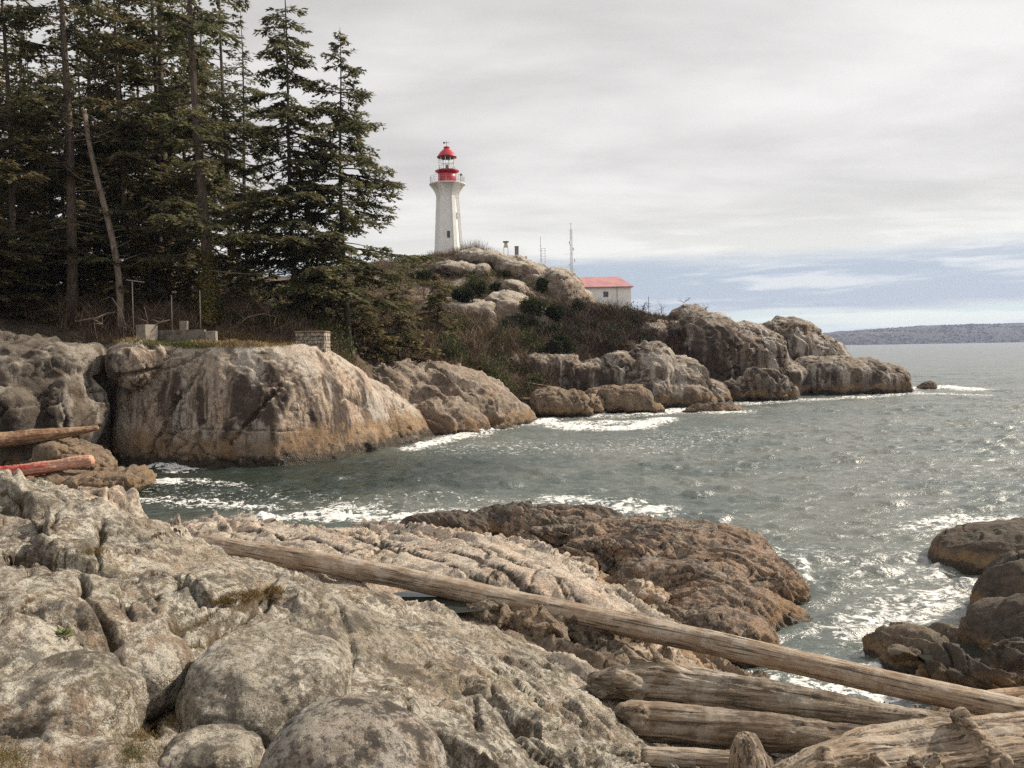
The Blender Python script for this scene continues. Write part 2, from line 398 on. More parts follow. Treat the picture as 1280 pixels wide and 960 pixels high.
sp += [(-9.5, 13, 1.6), (-7.5, 14.5, 1.4), (-14, 14.5, 1.6), (-20, 14, 2.2), (-12, 19, .9), (-22, 20, .3), (-9, 26.5, .2), (-4.5, 27, -.6), (-9, 29, -1.5), (-16, 27, -1.2), (0, 27, -1.5), (4, 26, -1.3), (-26, 27, -1.2), (-26, 12, 4.5), (-35, 20, 1.5), (-35, 32, -1),
       (3, 21, -.3), (5.5, 17, -.6), (5, 14.5, -.3), (9, 15.5, -1.2), (8, 20, -1.6), (10, 14, -.5), (13, 12, .6), (16, 14, .7), (16, 18, -.3), (13, 22, -1), (20, 12, 1.2), (28, 14, .4), (28, 30, -1.5), (12, 32, -2.5), (-8, 36, -2), (40, 20, -.8),
       (0, -6, 4.3), (-12, -6, 4.6), (14, -6, 2.4), (0, 0, 4.2), (-8, 2, 4.4), (8, 2, 2.3)]
shoreH = RBF(sp, .8, .03)
def pathpx(L, fz, wd, dp, wt=(1, 1, .5)):     # crack drawn over the near rock: pixel polyline dropped onto the sheet
    pts = []
    for px, py in L:
        z = 3.5
        for _ in range(12): q = PZ(px, py, z); z = .5 * z + .5 * float(fz(np.array([[q[0], q[1]]]))[0])
        pts.append(PZ(px, py, z))
    return (np.array(pts), wd, dp, np.array(wt, float))
SHL = [([(60, 690), (100, 735), (95, 770), (130, 800), (175, 850), (190, 900)], 0.030, 0.168), ([(225, 868), (262, 800), (330, 748), (352, 735)], 0.030, 0.132),
       ([(0, 800), (60, 802), (130, 800)], 0.025, 0.096), ([(120, 690), (135, 730), (160, 790)], 0.020, 0.084), ([(415, 870), (445, 800), (428, 770)], 0.025, 0.108),
       ([(250, 760), (300, 752), (350, 738)], 0.035, 0.084), ([(95, 665), (120, 690), (130, 650)], 0.035, 0.096), ([(15, 600), (30, 660), (18, 700)], 0.025, 0.072),
       ([(520, 880), (590, 850), (640, 880)], 0.030, 0.120), ([(560, 820), (590, 860), (600, 920)], 0.025, 0.108), ([(430, 760), (500, 810), (560, 830), (640, 900), (700, 950)], 0.025, 0.096),
       ([(380, 905), (440, 860), (520, 880)], 0.025, 0.090), ([(600, 800), (680, 850), (740, 900)], 0.025, 0.090), ([(200, 640), (260, 690), (340, 700)], 0.025, 0.072)]
SHL = [pathpx(a, shoreH, b, c) for a, b, c in SHL]
SH2 = [pathpx(a, shoreH, b, c) for a, b, c in [([(430, 676), (520, 682), (600, 700), (690, 735), (770, 780)], .07, .22), ([(500, 668), (580, 676), (660, 702), (740, 745)], .05, .18), ([(360, 664), (430, 668), (500, 688), (560, 700)], .06, .2),
    ([(620, 690), (680, 712), (730, 745), (790, 775)], .06, .2), ([(560, 705), (640, 728), (720, 770)], .05, .18), ([(300, 655), (380, 672), (440, 690)], .06, .16), ([(570, 672), (610, 690), (600, 705)], .05, .16), ([(680, 706), (660, 725), (690, 745)], .05, .15), ([(470, 664), (480, 680), (460, 695)], .05, .14)]]
MAT_LICHEN = rock_mat('lichen_granite', base=(.38, .325, .255), alt=(.24, .205, .16), pale=(.68, .63, .53), dark=(.075, .065, .055), lichen=.95, darkamt=.72, moss=.8, crackcol=(.10, .065, .025), green=.45, bump=.055)
MAT_SHELF = rock_mat('pink_granite', base=(.53, .45, .365), alt=(.40, .325, .255), pale=(.68, .62, .53), dark=(.06, .05, .042), lichen=.5, darkamt=.6, moss=.95, crackcol=(.045, .035, .026), green=.1, bump=.03, band=(.25, .7))
LOG1 = [(250, 679, 17.3), (400, 703, 16.1), (500, 722, 15.4), (700, 764, 14.2), (900, 806, 13.1), (1100, 852, 12.2), (1300, 894, 11.4)]
MAT_GULLY = rock_mat('brown_gully_rock', base=(.27, .205, .145), alt=(.14, .105, .075), pale=(.46, .39, .3), lichen=.5, darkamt=.7, moss=.9, crackcol=(.035, .028, .02), bump=.045)
def shore():
    ys = np.exp(np.linspace(math.log(1.6), math.log(36), 760)); us = np.concatenate([np.linspace(-3, -.86, 20)[:-1], np.linspace(-.86, .86, 640), np.linspace(.86, 3, 20)[1:]])
    Y, U = np.meshgrid(ys, us, indexing='ij'); X = (U * Y); P2 = np.stack([X.ravel(), Y.ravel()], 1)
    z = shoreH(P2); P = np.stack([P2[:, 0], P2[:, 1], z], 1)
    zone = sstep(11.0, 12.2, P[:, 1] + .9 * fbm(P / 2.5, 2, 3) - .28 * P[:, 0])
    zone = np.maximum(zone, sstep(2.25, 1.9, z + .3 * fbm(P / 1.2, 2, 4)) * sstep(8, 10, P[:, 1]))
    SD = rot3(0, 0, R(-47))
    ka = dict(seed=3, low=(.2, 1.7), strata=[((.78, .6, .15), .5, .05), ((.75, .62, .5), .17, .022)], blocks=[((1.5, 2.0, 1.5), .20, .12, .03), ((.5, .75, .6), .055, .035, .04), ((.2, .3, .25), .02, .012, .05)], fine=(.022, .42), fine2=(.006, .11), lines=SHL)
    kb = dict(seed=23, low=(.14, 2.2), strata=[((.75, .66, .3), .75, .42), ((.72, .68, .1), .26, .15)], blocks=[((SD, (2.6, .6, .7)), .14, .10, .05), ((SD, (.8, .24, .3)), .045, .03, .07)], fine=(.012, .45), fine2=(.004, .1), lines=SH2)
    da, ca = rock_disp(P, ka); db, cb = rock_disp(P, kb)
    # smooth sunlit slab in the middle shelf keeps its strata shallow
    sl = PZ(600, 700, 1.75); damp = 1 - .6 * np.exp(-(((P[:, :2] - sl[:2]) @ np.array([.66, -.75])) / 5) ** 2 - (((P[:, :2] - sl[:2]) @ np.array([.75, .66])) / 1.6) ** 2)
    db = db * damp
    kc = dict(seed=43, low=(.12, 1.7), strata=[((.8, .58, .2), .42, .17), ((.78, .6, .1), .15, .055)], blocks=[((SD, (1.3, .4, .4)), .12, .09, .05), ((SD, (.45, .16, .2)), .035, .025, .07)], fine=(.02, .35), fine2=(.006, .1), lines=SHL)
    dc, cc = rock_disp(P, kc); zx = sstep(-1.1, .5, P[:, 0] + .5 * fbm(P / 1.5, 2, 8)) * sstep(12, 10, P[:, 1]); da = da * (1 - zx) + dc * zx; ca = ca * (1 - zx) + cc * zx
    d = da * (1 - zone) + db * zone
    pool = PZ(500, 748, 1.6); q = np.sqrt(((P[:, 0] - pool[0]) / 1.7) ** 2 + ((P[:, 1] - pool[1]) / .8) ** 2)
    dip = sstep(1.35, .7, q)
    P[:, 2] = (z + d) * (1 - dip) + dip * 1.38
    lg = [PD(*q) for q in LOG1]; best = np.full(len(P), 1e9); zl = np.zeros(len(P)); sdn = np.zeros(len(P))   # the rock stays under the long log
    for a_, b_ in zip(lg[:-1], lg[1:]):
        ab = (b_ - a_)[:2]; t = np.clip(((P[:, :2] - a_[:2]) @ ab) / (ab @ ab), 0, 1); off = P[:, :2] - a_[:2] - t[:, None] * ab; dd_ = np.linalg.norm(off, axis=1)
        m_ = dd_ < best; best = np.where(m_, dd_, best); zl = np.where(m_, a_[2] + (b_ - a_)[2] * t, zl); sdn = np.where(m_, off[:, 1], sdn)
    lim = zl - .2 + np.where(sdn < 0, .12, .55) * np.maximum(best - .2, 0); far_ = sstep(3.5, 1.5, best); zb = z + (np.minimum(z, lim - .16) - z) * far_
    P[:, 2] = (zb + d) * (1 - dip) + dip * 1.38; P[:, 2] = np.where(far_ > .3, np.minimum(P[:, 2], lim + .04), P[:, 2])
    P[:, 0] += .35 * d * .5; P[:, 1] -= .35 * d * .7
    Fc = grid_faces(len(ys), len(us)); o = nobj('shore', P, Fc, MAT_LICHEN, None, True, {'cav': ca * (1 - zone) + cb * zone})
    o.data.materials.append(MAT_SHELF); mi = (zone[Fc].mean(1) > .5).astype(np.int32); gc = PZ(740, 795, 1.4)[:2]; rel = P[:, :2] - gc; ux = rel @ np.array([.80, -.6]); uy = rel @ np.array([.6, .8]); gm_ = np.sqrt((ux / 3.0) ** 2 + (uy / .95) ** 2) + .35 * fbm(P / .7, 3, 88)
    o.data.materials.append(MAT_GULLY); mi = np.where((gm_[Fc].mean(1) < 1), 2, mi).astype(np.int32); o.data.polygons.foreach_set('material_index', mi)
    tag(o, 'lichen covered granite bedrock sloping from the camera down to the bay', kind='structure')
    return pool
POOL = shore()

# headland behind the bay: (px, py, d)
HD = [(-400, 430, 44), (-100, 432, 46), (0, 428, 48), (100, 428, 49.5), (180, 424, 50.5), (262, 420, 52), (350, 429, 52.5), (395, 433, 53), (445, 444, 60), (-400, 420, 60), (0, 418, 58), (200, 408, 60), (350, 405, 64),
      (300, 390, 76), (400, 400, 76), (460, 440, 66), (-300, 400, 90), (0, 385, 90), (200, 375, 90), (300, 372, 86), (350, 370, 86), (400, 375, 88), (430, 350, 104), (470, 335, 114), (520, 326, 119),
      (560, 321, 122), (585, 319, 123), (612, 320, 120), (640, 328, 119), (665, 338, 118), (700, 352, 117), (722, 372, 116), (745, 384, 118), (770, 389, 128), (790, 388, 142), (730, 388, 145), (700, 388, 150), (830, 399, 114), (870, 404, 110), (920, 420, 108),
      (520, 400, 92), (560, 385, 98), (600, 402, 92), (650, 385, 100), (700, 385, 104), (690, 420, 92), (500, 440, 72), (560, 452, 74), (640, 472, 79), (700, 468, 83), (750, 445, 88), (800, 435, 93), (850, 425, 98), (900, 440, 104), (480, 400, 84), (450, 440, 63)]
hp = [tuple(PD(*q)) for q in HD]
for px, d, z in [(-600, 40, -2), (-300, 41, -2), (0, 43, -1.5), (120, 44.5, -1.5), (220, 44.5, -2), (300, 45, -2), (380, 46, -2), (450, 50, -2), (540, 58, -2), (600, 67, -2), (660, 72, -2), (730, 76, -2), (830, 82, -2), (930, 90, -2), (1020, 97, -2.2), (1100, 98, -3), (1180, 105, -4),
                 (1130, 125, -3), (1060, 145, -3), (980, 175, -3), (900, 200, -3), (800, 240, -3), (500, 240, 2), (100, 240, 8), (1300, 130, -5), (-500, 240, 12), (640, 170, 12), (640, 60, -2.2), (800, 66, -3), (1000, 80, -3)]:
    q = PD(px, 437, d); hp.append((q[0], q[1], z))
headH = RBF(hp, 2.0, .05)
def head_noise(P):
    q = np.stack([P[:, 0], P[:, 1], P[:, 0] * 0], 1)
    return .55 * fbm(q / 5, 4, 91) + .35 * (ridged(q / 2.2, 3, 95) - .8)
def groundz(x, y):
    q = np.array([[x, y]]); return float(headH(q)[0] + head_noise(q)[0])
def groundzs(xy): return headH(xy) + head_noise(xy)
def soil_mat():
    m, nt, bs, out = newmat('earth_and_rock'); g = G(nt); p = g.pos()
    n = g.noise(p, .35, 8, .65, .3); n2 = g.noise(p, 2.2, 10, .75)
    nz = g.sep(g.n('ShaderNodeNewGeometry').outputs['Normal'])[2]
    rockc = g.mix(g.ramp(n2, .38, .62), (.34, .28, .22), (.13, .10, .08))
    grass = g.mix(g.ramp(n2, .35, .65), (.16, .115, .07), (.07, .05, .034))
    f = g.ramp(g.m('ADD', n, g.m('MULTIPLY', g.m('SUBTRACT', n2, .5), .35)), .46, .56)
    xs = g.sep(p); fr = g.ramp(xs[1], 88, 104)
    g.l(g.mix(g.m('MULTIPLY', f, fr), grass, rockc), bs.inputs['Base Color']); bs.inputs['Roughness'].default_value = .95
    g.l(g.bump(n2, .9, .35), bs.inputs['Normal']); return m
MAT_SOIL = soil_mat()
def headland():
    ys = np.linspace(30, 210, 460); xs = np.linspace(-95, 75, 440); Y, X = np.meshgrid(ys, xs, indexing='ij')
    P = np.stack([X.ravel(), Y.ravel()], 1); z = groundzs(P); P = np.concatenate([P, z[:, None]], 1)
    o = nobj('ground', P, grid_faces(len(ys), len(xs)), MAT_SOIL, None, True)
    tag(o, 'brown earthy headland rising from the bay to the lighthouse', kind='structure')
headland()

# ------------------------------------------------------------------ rock materials
M_DOME = rock_mat('stained_cliff', base=(.54, .445, .35), alt=(.40, .305, .23), pale=(.72, .64, .54), dark=(.07, .052, .045), lichen=.35, darkamt=.35, streak=1.0, band=(.62, 1.75), moss=.6, crackcol=(.05, .04, .028), scale=2.4, bump=.12, green=.15, pink=.25, streakrot=(0, R(20), 0))
M_SHADE = rock_mat('shaded_cliff', base=(.145, .115, .088), alt=(.08, .064, .05), pale=(.25, .215, .17), lichen=.25, darkamt=.6, streak=.6, band=(.3, 1.0), moss=.8, crackcol=(.05, .04, .025), scale=2.4, bump=.12)  # tree shade put into the base colour, over dark stained rock
M_SLAB = rock_mat('brown_slab', base=(.34, .26, .195), alt=(.22, .16, .12), pale=(.42, .35, .28), lichen=.4, darkamt=.6, streak=.3, band=(.3, 1.0), moss=.7, crackcol=(.06, .045, .03), scale=2.2, bump=.12, pink=.3)
M_POINT = rock_mat('point_rock', base=(.29, .225, .17), alt=(.17, .13, .10), pale=(.44, .375, .30), lichen=.2, darkamt=.6, streak=1.0, band=(.5, 1.2), moss=.6, crackcol=(.05, .04, .03), scale=3.2, bump=.18, green=.2)
M_HILL = rock_mat('hill_granite', base=(.40, .33, .265), alt=(.33, .27, .22), pale=(.58, .53, .45), lichen=.4, darkamt=.4, streak=.3, moss=.5, crackcol=(.10, .08, .035), scale=3, bump=.18, pink=.35, green=.3)
M_SHORE = rock_mat('shore_rock', base=(.30, .22, .15), alt=(.2, .15, .105), pale=(.38, .31, .24), lichen=.25, darkamt=.5, band=(.35, .8), moss=.6, crackcol=(.04, .035, .025), scale=1.8, bump=.1)
M_RED = rock_mat('red_rock', base=(.33, .225, .155), alt=(.12, .088, .066), pale=(.46, .40, .33), lichen=.6, darkamt=.85, band=(.16, .4), moss=.75, crackcol=(.035, .028, .02), scale=1, bump=.05, pink=.3)
M_DARK = rock_mat('dark_wet_rock', base=(.13, .105, .085), alt=(.085, .07, .055), pale=(.22, .19, .16), lichen=.3, darkamt=.5, band=(.2, .5), moss=.6, crackcol=(.035, .028, .02), scale=1, bump=.05)
M_BOULDER = rock_mat('grey_boulder', base=(.33, .29, .24), alt=(.22, .19, .155), pale=(.6, .56, .5), dark=(.06, .052, .045), lichen=.7, darkamt=.9, moss=.0, green=.25, bump=.04)

def L(pts, d, wd, dp, wt=(1, .12, 1)): return (np.array([PD(x, y, d) for x, y in pts]), wd, dp, np.array(wt, float))
DG = (.55, -.2, .8)
far = dict(seed=11, low=(.45, 3.2), strata=[((.6, .1, .8), 1.3, .16), ((.8, .1, .6), .45, .06)], blocks=[((2.6, 2.6, 2.2), .2, .3, .04)], fine=(.045, 1.1))
def K(base, **k): q = dict(base); q.update(k); return q
dome_lines = [L([(255, 432), (232, 480), (198, 530), (180, 572)], 44, 0.108, 0.300), L([(243, 436), (228, 500), (205, 560)], 44, 0.084, 0.210),
              L([(372, 432), (365, 460), (330, 505), (290, 552)], 44, 0.096, 0.270), L([(398, 440), (412, 470), (410, 520), (412, 560)], 45, 0.120, 0.300),
              L([(300, 434), (352, 448), (368, 470)], 44, 0.084, 0.180), L([(130, 538), (220, 536), (330, 538), (450, 540)], 44, 0.042, 0.120), L([(440, 500), (446, 560)], 44, 0.120, 0.270),
              L([(150, 470), (200, 462), (250, 440)], 44, 0.132, 0.300), L([(160, 520), (185, 500), (200, 540)], 44, 0.096, 0.210), L([(470, 480), (500, 520), (540, 545)], 50, 0.096, 0.210),
              L([(430, 430), (480, 480), (540, 520)], 53, 0.096, 0.240), L([(265, 470), (270, 560)], 44, 0.060, 0.120)]
def dome_solid():            # swept sections: crest row, foot at the waterline, rounded shoulder between
    S = [(106, 480, 50.0, 48.6), (118, 452, 48.8, 46.6), (134, 437, 47.6, 45.4), (160, 429, 46.8, 44.5), (205, 428, 46.3, 43.9), (280, 431, 46.0, 43.3), (340, 432, 46.4, 43.4), (395, 431, 48.5, 44.6), (430, 451, 51.5, 46.8), (470, 478, 54.5, 49.8), (510, 506, 57.5, 53.2), (545, 530, 61, 57.8), (566, 545, 63, 61)]
    xs_ = np.linspace(106, 566, 60); A = [np.interp(xs_, [s[0] for s in S], [s[k] for s in S]) for k in (1, 2, 3)]; n = 22; V = []
    for px, ty, dc, db_ in zip(xs_, *A):
        top = PD(px, ty, dc); foot = PD(px, 440, db_); row = [(foot[0], foot[1] - .3, -1.6)]
        for t in np.linspace(0, 1, n - 5): row.append((foot[0] + (top[0] - foot[0]) * (1 - math.cos(t * math.pi / 2)), foot[1] + (top[1] - foot[1]) * (1 - math.cos(t * math.pi / 2)) ** .8, -.6 + (top[2] + .6) * math.sin(t * math.pi / 2) ** .85))
        bx = top[0] * (1 + 3.5 / dc); row += [(top[0] * (1 + 1.5 / dc), top[1] + 1.5, top[2] - .02), (bx, top[1] + 3.2, top[2] - .5), (bx, top[1] + 4.5, top[2] - 2.5), (bx, top[1] + 5, -1.6)]; V += row
    m = len(row); V = np.array(V); f = []
    for a_ in range(len(xs_) - 1):
        for b_ in range(m): p_, q_, r2, s2 = a_ * m + b_, a_ * m + (b_ + 1) % m, (a_ + 1) * m + (b_ + 1) % m, (a_ + 1) * m + b_; f += [(p_, s2, r2), (p_, r2, q_)]
    for base_, rev in ((0, 0), ((len(xs_) - 1) * m, 1)):
        for b_ in range(1, m - 1): f.append((base_, base_ + b_, base_ + b_ + 1) if not rev else (base_, base_ + b_ + 1, base_ + b_))
    return V, np.array(f)
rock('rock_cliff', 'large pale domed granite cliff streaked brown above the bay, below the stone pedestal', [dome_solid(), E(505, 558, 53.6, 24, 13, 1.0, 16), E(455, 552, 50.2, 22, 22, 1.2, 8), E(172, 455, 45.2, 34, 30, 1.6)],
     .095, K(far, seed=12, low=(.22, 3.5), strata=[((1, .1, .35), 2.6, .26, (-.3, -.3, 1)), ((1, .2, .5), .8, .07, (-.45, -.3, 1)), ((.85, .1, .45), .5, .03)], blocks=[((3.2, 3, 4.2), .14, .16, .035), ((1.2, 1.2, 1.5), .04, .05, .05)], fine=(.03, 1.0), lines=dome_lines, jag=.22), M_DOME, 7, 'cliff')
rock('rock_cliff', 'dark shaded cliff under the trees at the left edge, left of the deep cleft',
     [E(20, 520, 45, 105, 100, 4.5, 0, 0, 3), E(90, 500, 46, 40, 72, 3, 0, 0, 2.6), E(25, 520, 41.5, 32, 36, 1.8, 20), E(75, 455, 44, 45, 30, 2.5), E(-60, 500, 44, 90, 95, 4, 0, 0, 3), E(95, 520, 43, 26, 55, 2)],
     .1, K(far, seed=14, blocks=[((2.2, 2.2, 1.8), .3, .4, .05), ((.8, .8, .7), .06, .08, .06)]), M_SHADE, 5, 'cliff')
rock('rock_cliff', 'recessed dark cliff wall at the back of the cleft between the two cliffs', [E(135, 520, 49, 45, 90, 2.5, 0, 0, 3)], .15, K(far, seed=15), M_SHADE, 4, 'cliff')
rock('rock_slab', 'long brown sloping slab between the pale dome cliff and the white surf',
     [E(530, 520, 66, 120, 68, 6, 6, 0, 2.3), E(590, 525, 68, 75, 52, 5, 24, 0, 2.3), E(620, 540, 69, 52, 48, 4, 14), E(560, 535, 62, 52, 40, 4, 18), E(470, 500, 64, 60, 46, 6, 8)],
     .13, K(far, seed=17, low=(.3, 3), strata=[((.55, .25, .8), 1.3, .5), ((.55, .1, .85), .42, .18)], blocks=[((3, 1.2, 1.0), .15, .18, .07)]), M_SLAB, 6, 'rock slab')
# boulders and points on the far side, in reading order
FR = [
 ('boulder', 'small round pale boulder left of the long rounded ledge, above the surf', [E(641, 470, 82, 15, 22, 1.6, 0, 0, 2.4)], .12, M_POINT),
 ('rock_outcrop', 'pale topped long rounded ledge directly behind the beached planks', [E(700, 476, 84, 36, 34, 3.5, 4, 0, 2.8), E(672, 474, 83, 22, 32, 2.6, 0, 0, 2.6), E(735, 480, 84, 34, 30, 3, 0, 0, 2.6)], .14, M_POINT),
 ('rock_outcrop', 'split rounded boulder between the pale ledge and the humped rock', [E(772, 478, 84, 28, 36, 3, 0, 0, 2.7), E(752, 480, 83.5, 20, 30, 2.5)], .14, M_POINT),
 ('rock_outcrop', 'tall humped rock with a long slope falling right to the surf', [E(812, 478, 85, 34, 50, 4, 5, 0, 2.3), E(845, 488, 86, 42, 40, 4.5, 22, 0, 2.3), E(880, 500, 86, 34, 26, 3.5, 26, 0, 2.3), E(855, 500, 82.5, 40, 22, 2.2, 10), E(810, 500, 82, 36, 30, 2)], .14, M_POINT),
 ('rock_outcrop', 'massive dark fluted rock highest on the point, right of the dead tree', [E(880, 450, 100, 46, 60, 6, 8, 0, 2.5), E(850, 455, 101, 36, 52, 6, 0, 0, 2.4), E(925, 460, 101, 56, 56, 6, 20, 0, 2.4), E(960, 480, 101, 46, 40, 5, 28, 0, 2.4), E(812, 440, 100, 26, 38, 5, 0, 0, 2.6)], .16, M_POINT),
 ('boulder', 'round smooth knob behind the crest of the point, among bare twigs', [E(862, 398, 112, 26, 17, 3, 5)], .2, M_POINT),
 ('rock_outcrop', 'smooth grey hump sloping right behind the point against the sky', [E(985, 440, 118, 44, 42, 6, 16, 0, 2.3), E(1015, 455, 118, 46, 36, 6, 20, 0, 2.3), E(965, 425, 118, 22, 24, 5)], .2, M_POINT),
 ('rock_outcrop', 'long low rounded rock ending the point at the open water', [E(1050, 478, 101, 66, 31, 4.5, 2, 0, 2.6), E(1092, 480, 101, 42, 27, 4, 4, 0, 2.5), E(1025, 462, 103, 34, 18, 4, 0, 0, 2.4), E(1122, 490, 100, 18, 14, 2.2, 6)], .14, M_POINT),
 ('boulder', 'lumpy pitted boulder standing in front of the fluted rock', [E(952, 488, 90, 30, 26, 2.6, 6, 0, 2.4), E(925, 492, 90, 22, 16, 2, -8), E(975, 494, 90, 16, 18, 1.8)], .12, M_POINT),
 ('boulder', 'low wet rock with a pointed fin awash in the surf', [E(900, 512, 76, 27, 9, 1.4, 4), E(862, 514, 75, 20, 4, .6, -24), E(880, 512, 76, 16, 7, 1)], .08, M_DARK),
 ('boulder', 'small black rock alone in the water off the point', [E(1158, 484, 106, 11, 7, 1.0, -4)], .1, M_DARK),
 ('boulder', 'wide brown boulder in the surf left of the white breaker', [E(700, 505, 73, 38, 18, 2, 0, 0, 2.5), E(690, 498, 74, 26, 14, 1.6)], .1, M_SHORE),
 ('boulder', 'orange brown boulder in the surf right of the beached planks', [E(790, 500, 75, 24, 18, 2, 8, 0, 2.5), E(766, 498, 75, 20, 17, 1.8), E(808, 508, 75, 22, 8, 1.4, 14)], .1, M_SHORE),
 ('boulder', 'dark broken boulder between the two brown boulders in the surf', [E(740, 508, 74, 16, 14, 1.6), E(752, 492, 76, 24, 9, 1.6), E(728, 514, 72.5, 14, 8, 1)], .1, M_SHORE),
 ('boulder', 'pale pinkish tilted rock in the cove beside the red log', [E(98, 574, 39, 46, 19, 1.5, 16, 0, 2.6), E(75, 566, 39.5, 20, 16, 1.2), E(60, 582, 40, 26, 12, 1.2)], .06, M_SHORE),
 ('rock_slab', 'flat brown rock at the waterline below the red log', [E(60, 602, 35.5, 130, 10, 1.6, 1, 0, 2.8), E(150, 594, 37, 46, 7, 1.2, 3)], .06, M_SHORE),
]
for i, (nm, lb, pts, vx, mt) in enumerate(FR):
    s = 1.0 if vx > .11 else .5
    rock(nm, lb, pts, vx, dict(seed=30 + i * 3, low=(.45 * s, 3 * s), strata=[((1, .2, .3), 2.3 * s, .45 * s, (-.35, -.4, 1)), ((1, .3, .35), .8 * s, .16 * s, (-.35, -.4, 1)), ((.8, .1, .5), .5 * s, .06 * s)], blocks=[((2.6 * s, 2.6 * s, 3.8 * s), .12 * s, .35 * s, .045), ((1.0 * s, 1.0 * s, 1.6 * s), .05 * s, .09 * s, .06)], fine=(.035 * s, .9 * s)), mt, 5, 'cliff' if False else ('boulder' if nm == 'boulder' else 'rock'))
# rock faces on the lighthouse hill
HR = [
 ('cracked pale rock face below the hilltop shrubs, left of the green bushes', [E(572, 404, 96, 30, 30, 4, 4, 0, 2.8), E(600, 408, 96, 30, 30, 4, 8, 0, 2.8), E(545, 398, 97, 22, 26, 3.5)]),
 ('rugged rock shelf sloping right to the green thicket', [E(640, 392, 98, 40, 24, 5, 16, 0, 2.4), E(665, 402, 97, 32, 20, 4, 18), E(625, 404, 96, 26, 26, 3)]),
 ('smooth pale granite hump on the hill crest left of the tall antenna', [E(696, 368, 113, 32, 30, 6, 28, 0, 2.4), E(672, 356, 115, 36, 20, 5, 24, 0, 2.3)]),
 ('bare rounded crest of the hill right of the lighthouse', [E(612, 329, 118, 42, 13, 6, 6, 0, 2.4), E(655, 345, 116.5, 44, 19, 6, 20, 0, 2.5)]),
 ('pale rock nose beside the red roofed building', [E(722, 384, 114, 20, 24, 4, 30, 0, 2.4), E(738, 394, 113, 26, 12, 4, 14)]),
 ('small pale rock below the lighthouse shrubs', [E(601, 342, 112, 13, 12, 3)]),
 ('small cracked rock in the middle of the hillside', [E(640, 364, 106, 20, 12, 3, 6), E(632, 372, 105, 14, 10, 2)]),
 ('brownish rock half buried in grass on the upper hill', [E(570, 338, 112, 30, 10, 4, 4)]),
 ('low mottled rock under the shrubs beside the point', [E(768, 402, 108, 36, 12, 4, 4), E(812, 414, 104, 30, 14, 4)]),
]
for i, (lb, pts) in enumerate(HR):
    rock('rock_outcrop', lb, pts, .2, dict(seed=90 + i * 3, low=(.4, 3), strata=[((.8, .15, .5), 1.8, .25, (-.4, -.3, .8))], blocks=[((2.6, 2.6, 3), .2, .35, .05), ((.9, .9, 1.1), .07, .08, .06)], fine=(.05, 1.1)), M_HILL, 4, 'rock')

# near water rocks
SD2 = rot3(0, 0, R(-50))
red = dict(seed=61, low=(.12, 1.5), strata=[((.6, .65, .35), .75, .26), ((.6, .65, .3), .24, .09)], blocks=[((SD2, (2.0, .5, .6)), .10, .12, .05), ((SD2, (.6, .2, .25)), .035, .03, .07)], fine=(.014, .4), fine2=(.006, .1))
def W(px, py, z, rx, ry, rz, yaw=0, p=2.4, tilt=(0, 0)):
    c = PZ(px, py, z); return EL((c[0], c[1], z), (rx, ry, rz), (tilt[0], tilt[1], yaw), p)
rock('rock_outcrop', 'reddish brown layered rock spit reaching into the bay beyond the long log',
     [W(862, 700, .15, 2.3, 2.0, 1.0, -20), W(905, 730, -.1, 1.6, 2.6, 1.05, 12), W(800, 690, .1, 2.2, 1.5, .95, -10), W(878, 780, -.2, 1.3, 1.9, 1.0, 30), W(700, 668, .2, 2.0, 1.0, .72, -8), W(938, 780, -.35, .7, 1.6, .8, 25)],
     .032, red, M_RED, 5, 'rock')
rock('rock_ledge', 'low dark rock ledge at the water edge left of the red spit',
     [W(560, 664, .25, 1.6, .8, .62, -6), W(640, 662, .2, 1.7, .8, .75, -4), W(720, 664, .2, 1.6, .8, .8, -6)], .035, K(red, seed=63), M_DARK, 4, 'rock')
rock('rock_ledge', 'dark ridge of folded rock between the pale shelf and the red spit',
     [W(770, 700, .5, 1.5, .6, .62, -22), W(850, 735, .4, 1.7, .7, .62, -35), W(700, 682, .5, 1.3, .6, .62, -10), W(900, 800, .1, .9, 1.2, .6, 20)], .03, K(red, seed=65), M_RED, 4, 'rock')
rock('rock_outcrop', 'big rounded dark rock at the right edge across the inlet', [W(1290, 706, -.1, 2.6, 1.7, 1.2, 0), W(1225, 700, -.1, 1.2, 1.2, .85, 0)], .04, K(red, seed=67, strata=[((.3, .6, .6), .7, .07)], blocks=[((1.6, 1.2, .9), .08, .08, .04)]), M_DARK, 8, 'rock')
rock('rock_outcrop', 'dark sloping rock at the right edge above the tide pool', [W(1310, 765, .1, 1.5, 1.3, 1.3, 20), W(1275, 820, .1, .9, 1.1, 1.0, 30), W(1330, 830, .2, 1.2, 1.2, 1.2)], .035, K(red, seed=69, strata=[((.3, .6, .6), .7, .1)], blocks=[((1.6, 1.2, .9), .08, .08, .04)]), M_DARK, 7, 'rock')
rock('boulder', 'low knobbly brown rock in the inlet left of the tide pool', [W(1140, 830, -.1, .75, .85, .62, 10), W(1185, 812, -.1, .6, .5, .42)], .025, K(red, seed=71, blocks=[((.4, .4, .35), .12, .1, .09)]), rock_mat('knobbly_rock', base=(.2, .155, .115), alt=(.12, .095, .07), lichen=.3, darkamt=.5, band=(.12, .3), moss=.6, crackcol=(.03, .025, .02)), 3, 'boulder')
rock('boulder', 'dark smooth boulder below the tide pool behind the log end', [W(1215, 862, .1, .8, .6, .6, 10), W(1270, 850, .2, .7, .5, .7)], .025, K(red, seed=73), M_DARK, 5, 'boulder')

